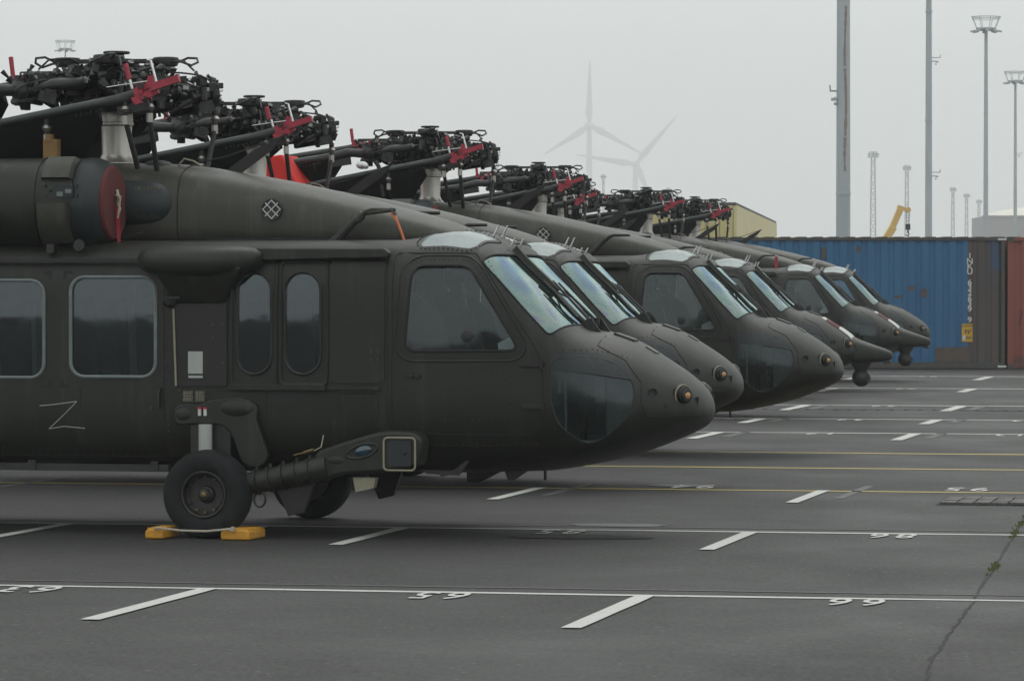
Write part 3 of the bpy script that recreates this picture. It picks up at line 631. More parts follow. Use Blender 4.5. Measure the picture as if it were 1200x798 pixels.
    B(MB().sphere((.42, -.2, 2.87), .12, 16, 8, (1, .8, .35)), 'cowling_scoop', 'black')
    # windshield centre post, deflector, wipers, roof antennas
    cp = MB(); pts = [proj_ws(u, 0, -1, .0) for u in np.linspace(.93, 1.78, 8)]
    cp.loft([[p + Vector((0, a, 0)) - DN*b_ for a, b_ in ((-.04, -.01), (-.03, .014), (.03, .014), (.04, -.01))] for p in pts])
    po = B(cp, 'centre_post', 'paint')
    dm = MB(); q = [p - DN*.05 for p in pts[0:5]]
    dm.loft([[p + Vector((0, a, 0)) - DN*b_ for a, b_ in ((-.014, -.05), (-.014, -.01), (.0, -.004), (.014, -.01), (.014, -.05))] for p in q]); B(dm, 'wire_deflector', 'paint_top', po, 30)
    for side in (-1, 1):
        a0 = proj_ws(1.80, -.10*1, side, .05); a1 = proj_ws(1.52, -.07, side, .06); a2 = proj_ws(1.36, -.06, side, .06)
        wp = B(MB().tube([a0, a1, a2], [.014, .010, .008], 8).lathe([(-.03, .022), (.03, .022)], a0, (0, 0, 1), 10), 'wiper_arm', 'black')
        B(MB().tube([proj_ws(u, v, side, .022) for u, v in ((1.70, -.20), (1.56, -.155), (1.40, -.14), (1.3, -.16))], .010, 6), 'wiper_blade', 'black', wp)
        B(MB().tube([a1, proj_ws(1.42, -.135, side, .03)], .008, 6), 'wiper_link', 'black', wp)
        c = proj_ws(1.81, -.18, side, .0)
        B(MB().prism([(3.84, 1.59), (3.90, 1.665), (3.94, 1.66), (4.04, 1.52), (3.95, 1.54)], side*.16, side*.175), 'nose_deflector', 'black')
        for x in (3.14, 3.27):
            zz = proj_top(x, -.12, side).z
            B(MB().tube([(x, side*.14, zz - .02), (x + .05, side*.14, zz + .085)], [.009, .007], 8), 'antenna_pin', 'chrome')
    B(MB().obox(proj_top(4.17, 0, -1, .0), (1, 0, -.35), .17, .16, .03), 'nose_latch_cover', 'paint', None, 35, .006)
    B(MB().obox(proj_top(4.38, 0, -1, .0), (1, 0, -.6), .10, .12, .02), 'nose_latch_cover', 'paint_top', None, 35, .005)
    B(MB().cyl((3.60, -.3, .49), (3.60, -.3, .42), .012, 8).prism([(3.3, .50), (3.5, .50), (3.38, .42), (3.33, .42)], -.4, -.41), 'belly_antenna', 'black')
    B(MB().prism([(2.9, .48), (3.2, .48), (3.0, .38), (2.9, .38)], -.02, .02), 'belly_antenna', 'paint_dk')
    # cockpit interior
    B(MB().box((-1.6, -1.0, .60), (2.5, 1.0, .66)).box((2.5, -.70, .63), (3.74, .70, .68)), 'cabin_floor', 'interior')
    for y in (-.5, .5):
        st = MB().box((2.55, y - .25, 1.0), (3.02, y + .25, 1.12)).obox((2.56, y, 1.5), (-.15, 0, 1), .82, .48, .10).box((2.66, y - .28, .98), (2.95, y - .25, 1.38)).box((2.66, y + .25, .98), (2.95, y + .28, 1.38))
        for q_ in (-.30, .27): st.prism([(2.60, 1.0), (2.52, 1.86), (2.68, 1.88), (2.90, 1.70), (3.0, 1.38), (3.10, 1.32), (3.10, 1.0)], y + q_, y + q_ + .03)
        s_ = B(st, 'pilot_seat', 'seat', None, 35, .02)
        B(MB().obox((2.47, y, 1.97), (-.1, 0, 1), .2, .26, .09), 'headrest', 'seat', s_, 35, .02)
        B(MB().box((2.5, y - .2, .66), (3.0, y + .2, .98)), 'seat_base', 'interior', s_)
        B(MB().prism([(2.62, 1.9), (2.65, 1.9), (2.74, 1.15), (2.71, 1.15)], y - .14, y - .10).prism([(2.62, 1.9), (2.65, 1.9), (2.74, 1.15), (2.71, 1.15)], y + .1, y + .14), 'seat_belt', 'plug' if y < 0 else 'tan', s_)
        B(MB().tube([(3.2, y, .66), (3.16, y, 1.15), (3.10, y, 1.28)], .018, 8), 'control_stick', 'black')
    B(MB().prism([(3.42, 1.02), (3.36, 1.48), (3.46, 1.53), (3.74, 1.46), (3.74, 1.0)], -.85, .85), 'instrument_panel', 'interior')
    B(MB().box((2.7, -.16, .66), (3.4, .16, 1.02)), 'centre_console', 'interior')
    B(MB().box((2.62, -.14, 2.10), (3.2, .14, 2.22)), 'overhead_console', 'interior')
    for side in (-1, 1):
        for k in range(2):
            B(MB().tube([(3.95, side*(.45 + k*.17), .70), (3.98, side*(.45 + k*.17), 1.02)], .012, 6).obox((4.0, side*(.45 + k*.17), 1.0), (.3, 0, 1), .13, .10, .02), 'rudder_pedal', 'black_metal')
        B(MB().cyl((3.86, side*.72, .8), (3.86, side*.72, 1.2), .012, 6).box((4.05, side*.5, 1.02), (4.12, side*.54, 1.22)).box((3.80, side*.7, 1.1), (3.83, side*.73, 1.2)), 'cockpit_fittings', 'label')
    B(MB().box((3.75, -.55, .70), (4.1, .55, .74)), 'nose_floor', 'interior')
    for x in (-.55, .45, 1.3):
        for y in (-.55, .55):
            s_ = MB().box((x, y - .22, 1.02), (x + .38, y + .22, 1.06)).obox((x - .02, y, 1.42), (-.08, 0, 1), .75, .42, .04)
            for dx in (0, .36): s_.cyl((x + dx, y - .2, .66), (x + dx, y - .2, 1.04), .012, 6).cyl((x + dx, y + .2, .66), (x + dx, y + .2, 1.04), .012, 6)
            B(s_, 'cabin_seat', 'seat')
    B(MB().prism([(.30, 2.1), (.36, 2.1), (.40, .9), (.34, .9)], -.62, -.60).prism([(-.5, 2.1), (-.46, 2.1), (-.44, 1.0), (-.48, 1.0)], -.62, -.60).prism([(.46, 1.9), (.62, 1.9), (.60, 1.5), (.48, 1.45)], -.5, -.3), 'cabin_straps', 'label')
    B(MB().box((2.30, -1.05, .66), (2.34, -.35, 2.15)).box((2.30, .35, .66), (2.34, 1.05, 2.15)), 'bulkhead', 'interior')
    # ---- tail
    B(MB().loft([[(x, t*a, z) for a, x, z in ((0, x0, z), (.09, x0 + .25, z), (.09, x0 + .6, z), (0, x0 + .95, z), (-.09, x0 + .6, z), (-.09, x0 + .25, z))] for x0, z, t in ((-10.75, 1.95, 1), (-11.2, 3.9, .7))]), 'tail_fin', 'paint')
    B(MB().loft([[(-10.9 + dx*s_, y, 1.95 + dz) for dx, dz in ((0, 0), (.5, .05), (1.1, 0), (.5, -.05))] for y, s_ in ((-2.15, .75), (0, 1), (2.15, .75))]), 'stabilator', 'paint')
    tw = B(MB().lathe([(-.06, .1), (-.07, .18), (-.03, .2), (.03, .2), (.07, .18), (.06, .1)], (-7.6, 0, .2), (0, 1, 0), 32), 'tail_wheel', 'rubber')
    B(MB().tube([(-7.6, .12, .2), (-7.3, .06, .9), (-7.2, 0, 1.6)], .05, 10), 'tail_strut', 'paint', tw)

    # ---- rotor head
    mast = B(MB().lathe([(2.84, .17), (2.90, .165), (2.93, .135), (2.97, .118), (3.19, .122), (3.20, .135), (3.22, .135), (3.225, .13), (3.36, .128)], (0, 0, 0), (0, 0, 1), 32), 'mast_cover', 'steel')
    rr = random.Random(11)
    hb = MB().lathe([(3.33, .16), (3.36, .21), (3.41, .22), (3.43, .17), (3.50, .15), (3.56, .20), (3.62, .20), (3.64, .12), (3.68, .10)], (0, 0, 0), (0, 0, 1), 28)
    for k in range(16):
        a = 2*math.pi*k/16; hb.lathe([(3.61, .014), (3.65, .012)], (.165*math.cos(a), .165*math.sin(a), 0), (0, 0, 1), 6)
    head = B(hb, 'rotor_hub', 'black_metal')
    B(MB().lathe([(3.30, .25), (3.33, .27), (3.36, .25)], (0, 0, 0), (0, 0, 1), 28), 'swashplate', 'black_metal', head)
    # vibration absorber: plate with four lobes and weights
    vb = MB(); out = []
    for k in range(48):
        a = 2*math.pi*k/48 + R(8); r_ = .17 + .22*max(0, math.cos(4*(a - R(8))))**1.3; out.append((r_*math.cos(a), r_*math.sin(a)))
    vb.prism(out, 3.695, 3.725, 'z'); va = B(vb, 'vibration_absorber', 'black_metal')
    B(MB().lathe([(3.72, .07), (3.765, .06), (3.77, .105), (3.785, .108), (3.79, .10)], (0, 0, 0), (0, 0, 1), 28), 'absorber_cap', 'black', va)
    for k in range(4):
        a = R(8) + k*math.pi/2 - math.pi/2; c = Vector((.40*math.cos(a), .40*math.sin(a), 0))
        B(MB().lathe([(3.665, .07), (3.675, .095), (3.72, .105), (3.738, .10), (3.742, .07)], c, (0, 0, 1), 22), 'absorber_weight', 'black_metal', va)
        p0 = c + Vector((0, 0, 3.70)); d = Vector((math.cos(a), math.sin(a), 0)); s_ = Vector((-d.y, d.x, 0))
        B(MB().tube([p0 + d*.08 + s_*.06, p0 + d*.16 + s_*.10 + Vector((0, 0, .04)), p0 + d*.24 + s_*.07 + Vector((0, 0, .035)), p0 + d*.26 + Vector((0, 0, .0)), p0 + d*.22 - s_*.08 - Vector((0, 0, .03)), p0 + d*.14 - s_*.10, p0 + d*.04 - s_*.06], .010, 7).tube([p0 - d*.1 + s_*.08, p0 - d*.05 + s_*.12 + Vector((0, 0, .03)), p0 + d*.12 + s_*.13 + Vector((0, 0, .02)), p0 + d*.2 + s_*.16 - Vector((0, 0, .06))], .009, 6), 'absorber_strut', 'black', va)
    ARMS = [(-48, 'near_front'), (42, 'far_front'), (132, 'far_rear'), (222, 'near_rear')]
    # blade: root point, tip direction, chord tilt (1 = hanging straight down)
    BL = {'near_front': ((.52, -.78, 3.40), (-1, -.02, -.175), .60, .53), 'far_front': ((.44, .70, 3.42), (-1, .02, -.155), .30, .5),
          'far_rear': ((-.86, .72, 3.60), (-1, .04, -.13), .58, .53), 'near_rear': ((-.80, -.72, 3.44), (-1, -.05, -.14), .6, .53)}
    for ai, (deg, nm) in enumerate(ARMS):
        a = R(deg); d = Vector((math.cos(a), math.sin(a), -.05)).normalized(); s_ = Vector((-math.sin(a), math.cos(a), 0)); Z = Vector((0, 0, 1))
        P = lambda r_, t_=0, z_=0: Vector((0, 0, 3.50)) + d*r_ + s_*t_ + Z*z_
        arm = B(MB().obox(P(.25), d, .34, .20, .10).obox(P(.28, 0, .09), d, .22, .16, .03).obox(P(.28, 0, -.09), d, .22, .16, .03), 'hub_arm', 'black_metal')
        br = MB()
        for k in range(6): br.lathe([(-.012, .118 - .006*k), (.012, .118 - .006*k)], P(.33 + k*.032), d, 20)
        B(br, 'elastomeric_bearing', 'rubber', arm)
        B(MB().lathe([(.48, .06), (.52, .085), (.62, .075), (.78, .07), (.80, .095), (.86, .095), (.88, .05)], P(0), d, 20), 'spindle', 'black_metal', arm)
        B(MB().tube([P(.22, .17, .05), P(.34, .19, .04), P(.36, .19, .04), P(.62, .17, .03), P(.70, .13, .02)], [.030, .034, .048, .048, .024], 12), 'lead_lag_damper', 'black', arm)
        B(MB().obox(P(.66, -.13, -.01), d, .12, .16, .05).lathe([(-.05, .03), (.05, .03)], P(.66, -.22, -.01), Z, 10), 'pitch_horn', 'black_metal', arm)
        top = P(.64, -.22, -.02); bot = Vector((top.x*.62, top.y*.62, 3.30))
        B(MB().tube([top, top.lerp(bot, .3), top.lerp(bot, .32), top.lerp(bot, .68), top.lerp(bot, .7), bot], [.013, .013, .022, .022, .013, .013], 8), 'pitch_link', 'black', arm)
        # fold hinge box with lugs
        hg = MB().obox(P(.80, 0, .08), d, .14, .12, .03).obox(P(.80, 0, -.08), d, .14, .12, .03).cyl(P(.84, 0, -.12), P(.84, 0, .12), .026, 12).obox(P(.72, .06, .10), d, .18, .03, .05).obox(P(.70, -.05, .11), d, .12, .04, .05)
        B(hg, 'fold_hinge', 'black', arm)
        # hoses, wires, bolts, small castings
        hs = MB()
        for k in range(14):
            r0 = .15 + rr.random()*.3; r1 = r0 + .15 + rr.random()*.35; t0 = (rr.random() - .5)*.3; t1 = (rr.random() - .5)*.36; zz = .04 + rr.random()*.13
            p0, p3 = P(r0, t0, zz*.7), P(min(r1, .95), t1, zz*.4 + (rr.random() - .5)*.1); p1 = p0 + Z*(.03 + rr.random()*.07) + s_*(rr.random() - .5)*.1; p2 = p3 + Z*(.03 + rr.random()*.06)
            hs.tube([p0*(1-t)**3 + p1*3*t*(1-t)**2 + p2*3*t*t*(1-t) + p3*t**3 for t in np.linspace(0, 1, 9)], .006 + rr.random()*.006, 5)
        B(hs, 'hydraulic_lines', 'black', arm)['kind'] = 'stuff'
        cs = MB()
        for k in range(52):
            c = P(.16 + rr.random()*.72, (rr.random() - .5)*.40, (rr.random() - .42)*.28); dd = Vector((rr.random() - .5, rr.random() - .5, rr.random()))
            if rr.random() < .3: cs.obox(c, d + dd*.4, .04 + rr.random()*.10, .03 + rr.random()*.06, .03 + rr.random()*.06)
            else: cs.lathe([(-.02 - rr.random()*.06, .012 + rr.random()*.022), (.0, .012 + rr.random()*.026), (.004, .010), (.02 + rr.random()*.06, .012 + rr.random()*.016)], c, dd, 8)
        B(cs, 'fittings', 'black_metal', arm)['kind'] = 'stuff'
        ch = MB()
        for k in range(8): ch.lathe([(-.012, .010), (.012, .009)], P(.3 + rr.random()*.6, (rr.random() - .5)*.36, (rr.random() - .3)*.2), (rr.random() - .5, rr.random() - .5, rr.random()), 6)
        for k in range(2):
            p0 = P(.35 + rr.random()*.3, (rr.random() - .5)*.3, .1); ch.tube([p0, p0 + Vector((rr.random()*.16 - .08, 0, -.03 - rr.random()*.08))], .006, 5)
        B(ch, 'bright_fittings', 'chrome', arm)['kind'] = 'stuff'
        gs = MB()
        for k in range(16):
            c = P(.2 + rr.random()*.62, (rr.random() - .5)*.34, (rr.random() - .3)*.2); dd = Vector((rr.random() - .5, rr.random() - .5, rr.random() - .2))
            if k % 3 == 0: gs.sphere(c, .018 + rr.random()*.02, 8, 6)
            elif k % 3 == 1: gs.lathe([(-.03, .012), (-.01, .026), (.012, .024), (.03, .012)], c, dd, 9)
            else: gs.tube([c, c + dd*.08, c + dd*.08 + Vector((.06, 0, -.02))], .009, 6)
        B(gs, 'grey_castings', 'casting', arm)['kind'] = 'stuff'
        for k in range(3): B(MB().obox(P(.35 + k*.17, -.17 - .02*k, .03), d, .05, .006, .028), 'data_plate', 'label', arm)
        # labels on the cuffs
        if nm == 'far_rear':
            for x in (-.86, -.70): B(MB().box((x - .045, .40, 3.595), (x + .045, .412, 3.63)), 'cuff_label', 'label', arm)
            B(MB().box((-.99, .41, 3.44), (-.55, .74, 3.665)), 'blade_cuff', 'black', arm, 35, .015)
            B(MB().cyl((-.52, .40, 3.56), (-.535, .40, 3.66), .011, 6), 'yellow_tag', 'ochre', arm)
        # folded blade
        r0, bd, tilt, chord = BL[nm]; r0 = Vector(r0); bd = Vector(bd).normalized()
        cv = Vector((0, (1 - tilt)*1.25, -tilt)).normalized(); cv = (cv - bd*cv.dot(bd)).normalized(); tv = bd.cross(cv).normalized()
        bm_ = MB(); rg = []; L0 = .42 if nm[0:4] == 'near' or True else 0
        prof = []
        for k in range(17):
            t = k/16; prof.append((t, .052*(1.6*math.sqrt(t + .004)*(1 - t)**.9 + .05)))
        loop = [(t, y) for t, y in prof] + [(t, -y) for t, y in reversed(prof)]
        for ss in (0, .12, .3, .6, 2, 4, 6, 7):
            f = .35 + .65*min(1, ss/.3)
            o_ = r0 + bd*(L0 + ss) + Vector((0, 0, -.012*ss*ss*.35))
            rg.append([tuple(o_ + cv*((t - .02)*chord*f) + tv*y*chord*1.6) for t, y in loop])
        bo = B(bm_.loft(rg), 'rotor_blade', 'blade')
        # tubular root and bright spar edge
        eg = [r0 + bd*(L0 + q_) + Vector((0, 0, -.012*q_*q_*.35)) - cv*.005 for q_ in (-.1, .2, .6, 1.2, 2, 4, 7)]
        B(MB().tube(eg, [.040, .038, .034, .030, .028, .028, .028], 12), 'blade_spar', 'blade_edge', bo)
        B(MB().tube([P(.86), r0 + Vector((0, 0, .02)), r0 + bd*.2, r0 + bd*(L0 + .02)], [.045, .052, .050, .040], 12).obox(r0 + bd*.12 + cv*.06, bd, .26, .09, .14), 'blade_root', 'black', bo)
        rb = MB()
        for k in range(7): rb.lathe([(-.014, .013), (.014, .013)], r0 + bd*(L0 - .08 + k*.04) + cv*.03 + tv*.05, tv, 6)
        B(rb, 'root_bolts', 'black_metal', bo)['kind'] = 'stuff'
    # blade fold fixtures: near front clamp with arm and handle
    B(MB().obox((.515, -.93, 3.40), (1, 0, .3), .06, .05, .10).obox((.57, -.935, 3.455), (1, 0, .35), .16, .03, .045).obox((.615, -.94, 3.505), (.1, 0, 1), .07, .045, .03).obox((.60, -.93, 3.40), (1, 0, .4), .09, .04, .05).obox((.53, -.94, 3.43), (1, 0, .1), .05, .05, .09).obox((.55, -.95, 3.375), (1, 0, .3), .17, .03, .04).obox((.58, -.92, 3.41), (1, 0, .3), .04, .03, .11).obox((.515, -.95, 3.345), (1, 0, .3), .05, .05, .05).obox((.645, -.93, 3.405), (1, 0, .5), .07, .03, .03), 'fold_clamp', 'red')
    B(MB().obox((.735, -.95, 3.482), (1, 0, .30), .24, .045, .055), 'clamp_arm', 'red')
    B(MB().obox((.54, -.972, 3.46), (1, 0, .3), .05, .01, .04).cyl((.58, -.98, 3.37), (.58, -.95, 3.37), .012, 8), 'clamp_bolt', 'black')
    B(MB().tube([(.435, -.93, 3.515), (.405, -.93, 3.635)], .020, 10), 'clamp_handle', 'red')
    B(MB().tube([(.46, -.93, 3.44), (.44, -.93, 3.51)], .012, 8).tube([(.65, -.9, 3.48), (.60, -.9, 3.66), (.57, -.9, 3.665)], .011, 6).tube([(.25, -.93, 3.455), (.4, -.93, 3.475), (.6, -.93, 3.50)], .005, 6), 'clamp_rod', 'chrome')
    B(MB().obox((-1.01, .36, 3.60), (0, 0, 1), .05, .05, .05).obox((-1.01, .36, 3.50), (0, 0, 1), .045, .05, .04).obox((-.93, .36, 3.57), (.4, 0, 1), .10, .04, .05).obox((-.83, .36, 3.60), (0, 0, 1), .08, .04, .045).obox((-.95, .37, 3.48), (1, 0, .2), .08, .03, .04), 'fold_clamp', 'red')
    B(MB().tube([(-1.02, .36, 3.62), (-1.04, .36, 3.78)], .02, 8), 'clamp_handle', 'red')
    B(MB().tube([(.58, .50, 3.40), (.60, .5, 3.36)], .03, 8).obox((.66, .52, 3.50), (0, 0, 1), .07, .03, .03), 'fold_clamp', 'red')
    # support poles between deck and blades
    for (x, y, z0, z1, dx) in ((.38, -.80, 2.84, 3.36, -.02), (.52, -.72, 2.82, 3.38, .01), (-.30, -.78, 2.88, 3.22, .0), (.60, .62, 2.80, 3.34, .02)):
        pl = B(MB().tube([(x, y*.72, z0), (x + dx, y, z1 - .16), (x + dx, y, z1)], [.022, .022, .026], 8), 'blade_support_pole', 'black')
        B(MB().cyl((x + dx, y, z1 - .19), (x + dx, y, z1 - .12), .027, 8).lathe([(-.03, .02), (0, .04), (.03, .02)], (x + dx, y, z1 - .07), (0, 0, 1), 10), 'pole_collar', 'steel', pl)
    B(MB().sphere((-.30, -.36, 3.49), .062, 10, 7, (1.1, .8, .9)).sphere((-.22, -.38, 3.50), .04, 8, 6), 'bagged_connector', 'blueblack')
    cs = MB()
    for k in range(70):
        a = rr.random()*6.283; q_ = .14 + rr.random()*.34; c = Vector((q_*math.cos(a), q_*math.sin(a), 3.36 + rr.random()*.30)); dd = Vector((rr.random() - .5, rr.random() - .5, rr.random() - .3))
        if rr.random() < .3: cs.obox(c, dd, .05 + rr.random()*.12, .03 + rr.random()*.06, .03 + rr.random()*.05)
        else: cs.lathe([(-.02 - rr.random()*.04, .018 + rr.random()*.03), (.02 + rr.random()*.04, .018 + rr.random()*.03)], c, dd, 9)
    for k in range(14):
        a = rr.random()*6.283; p0 = Vector((.2*math.cos(a), .2*math.sin(a), 3.45 + rr.random()*.2)); a += (rr.random() - .5)*1.5; p3 = Vector((.5*math.cos(a), .5*math.sin(a), 3.42 + rr.random()*.2)); pm = (p0 + p3)/2 + Vector((0, 0, .08 + .1*rr.random()))
        cs.tube([p0*(1-t)**2 + pm*2*t*(1-t) + p3*t*t for t in np.linspace(0, 1, 8)], .007 + rr.random()*.006, 5)
    B(cs, 'head_castings', 'black', head)['kind'] = 'stuff'
    return root

heli = make_helicopter()
HEL = [  # hub position (x, y), nose turned towards the camera by degrees, height trim
    (-3.1636, 31.80, 14.0, 0.0), (-2.535, 39.07, 12.5, 0.0), (-.9575, 46.42, 12.5, -.0), (.398, 59.72, 11.0, 0), (.80, 69.3, 11.0, 0),
    (2.515, 74.55, 10.0, 0), (3.776, 82.13, 10.0, 0)]
LAB = ['olive drab helicopter nearest the camera, a chalk Z on its cabin door',
       'second helicopter from the camera, its pale roof window just above the nearest one\'s windshield',
       'third helicopter from the camera, with a red fabric cover over its engine exhaust',
       'fourth visible helicopter with pointed nose beak, red and white patch and a round sensor ball',
       'helicopter almost wholly hidden behind the fourth one, only its rotor head and red clamp showing',
       'helicopter with a pointed beak nose, sensor ball and red streamer, second from the blue container',
       'farthest helicopter, plain rounded nose seen against the blue shipping container']
GRP = 'military helicopters parked in a row'
tops = []
for i in range(7):
    tops.append(heli if i == 0 else copy_tree(heli))
def MBp(mb, name, mat, parent, bevel=0, smooth=35): return mb.build(name, M[mat], parent, smooth, bevel)
for i, (x, y, th, dz) in enumerate(HEL):
    o = tops[i]; o.location = (x, y, dz); o.rotation_euler = (0, 0, -R(th)); tag(o, LAB[i], 'helicopter', GRP)
for i in range(1, 7):
    for p_ in tops[i].children_recursive:
        if p_.name.startswith('head_castings'): p_.rotation_euler = (0, 0, 1.1*i)
        if p_.name.startswith('clamp_handle'): p_.rotation_euler = (0, 0, 0.012*(-1)**i)
# pitot streamers
MBp(MB().loft([[(x, -.66 + a, z + b_) for a, b_ in ((-.02, -.03), (.02, -.03), (.02, .0), (-.02, .0))] for x, z in ((2.47, 2.49), (2.51, 2.44), (2.55, 2.34), (2.60, 2.20))]), 'pitot_streamer', 'orange', tops[0])
MBp(MB().tube([(2.19, -.66, 2.42), (2.24, -.66, 2.47)], .036, 10).tube([(2.24, -.66, 2.475), (2.47, -.66, 2.50), (2.50, -.66, 2.46)], .019, 8), 'pitot_cover', 'paint_top', tops[0])
MBp(MB().prism([(2.50, 2.48), (2.56, 2.48), (2.555, 2.20), (2.505, 2.20)], -.69, -.68), 'pitot_streamer', 'red', tops[5])
MBp(MB().box((-.30, -.86, 2.86), (-.185, -.78, 3.06)).box((-.28, -.865, 3.04), (-.23, -.81, 3.10)), 'foam_block', 'ochre', tops[0])
# chalk Z on the near cabin door
z_ = MB()
for seg in (((-.215, .99), (-.10, 1.00), (.09, 1.025)), ((.09, 1.025), (-.02, .92), (-.145, .812)), ((-.145, .812), (-.02, .832), (.15, .818))):
    z_.tube(path_on(seg, closed=False, off=.002), .0034, 4, False)
MBp(z_, 'chalk_mark', 'label', tops[0])
# hidden third helicopter's red exhaust cover
MBp(MB().prism([(-2.25, 2.55), (-2.25, 3.30), (-1.46, 3.43), (-1.28, 3.10), (-1.22, 2.98), (-1.0, 2.94), (-.95, 2.55)], -1.20, -.50), 'exhaust_cover', 'redcloth', tops[2], .02)
MBp(MB().tube([(-.48, -.7, 3.36), (-.44, -.7, 3.3), (-.38, -.7, 2.95)], .025, 8), 'support_strut', 'black', tops[2])
MBp(MB().sphere((-.60, -.84, 3.31), .05, 12, 8, (1.4, .7, .9)).sphere((-.55, -.86, 3.30), .035, 8, 6), 'foil_wrap', 'foil', tops[2])
# beak noses with sensor balls
def beak(root):
    rg = []
    for x, zt, zb, hw in ((4.55, 1.24, .80, .36), (4.70, 1.20, .79, .33), (4.85, 1.13, .79, .27), (5.05, 1.06, .80, .20), (5.22, 1.0, .815, .15), (5.30, .965, .84, .11), (5.325, .93, .87, .07)):
        zm = (zt + zb)/2; rg.append([(x, hw*math.copysign(abs(math.cos(a))**.75, math.cos(a)), zm + (zt - zb)/2*math.copysign(abs(math.sin(a))**.6, math.sin(a))) for a in np.linspace(0, 2*math.pi, 33)[:-1]])
    bk = MBp(MB().loft(rg), 'nose_beak', 'paint', root)
    MBp(MB().box((5.20, -.12, .785), (5.30, .12, .83)), 'beak_sensor', 'black', bk, .01)
    for (x0, x1, mt) in ((4.30, 4.36, 'white'), (4.36, 4.55, 'plug'), (4.55, 4.74, 'white')):
        m_ = MB(); n_ = 5
        r_ = [[proj_top(x0 + (x1 - x0)*k/n_, v, -1, .010 if x0 < 4.5 else .014) for v in (-.24, -.16, -.08, 0, .08, .16, .24)] for k in range(n_ + 1)]
        r2 = [row + [p - Vector((0, 0, .012)) for p in reversed(row)] for row in r_]
        MBp(m_.loft([[tuple(p) for p in row] for row in r2]), 'nose_patch', mt, bk)
    nk = MBp(MB().lathe([(.83, .16), (.76, .14), (.70, .10), (.66, .09)], (4.86, 0, 0), (0, 0, 1), 24), 'sensor_neck', 'black', root)
    b_ = MBp(MB().sphere((4.86, 0, .575), .135, 24, 16), 'sensor_ball', 'black', root)
    MBp(MB().lathe([(.11, .06), (.135, .055), (.137, .02)], (4.86, 0, .575), (.8, -.5, -.1), 16), 'sensor_lens', 'blueblack', b_)
beak(tops[3]); beak(tops[5])

# ================================================================== wheel chocks by the near wheel
ck = empty('wheel_chocks', HEL and (0, 0, 0)); ck.location = tops[0].location; ck.rotation_euler = tops[0].rotation_euler
tag(ck, 'pair of yellow wheel chocks joined by a rope around the nearest helicopter\'s wheel', 'wheel chocks')
def chock(x0, x1, slope):
    h = .082
    prof = [(x0, .005), (x1, .005), (x1, h*.9), (x1 - .03, h), (x0 + .03 + (.0 if slope < 0 else 0), h), (x0, h*.75)]
    return MB().prism(prof, -1.62, -1.22)
for a_, b_, s_ in ((.80, .945, 1), (1.40, 1.63, -1)):
    c_ = MBp(chock(a_, b_, s_), 'chock', 'yellow', ck, .012)
    rb = MB()
    for k in range(4): rb.box((a_ + .01, -1.60 + k*.1, .080), (b_ - .01, -1.585 + k*.1, .088))
    MBp(rb, 'chock_ridge', 'yellow', c_, .002)
MBp(MB().tube([(.88, -1.63, .085), (.93, -1.64, .088), (1.1, -1.65, .072), (1.3, -1.65, .070), (1.45, -1.64, .085), (1.5, -1.63, .09)], .009, 8), 'rope', 'rope', ck)
MBp(MB().lathe([(-.012, .02), (.012, .02)], (1.50, -1.63, .088), (0, 1, 0), 10), 'rope_knot', 'rope', ck)

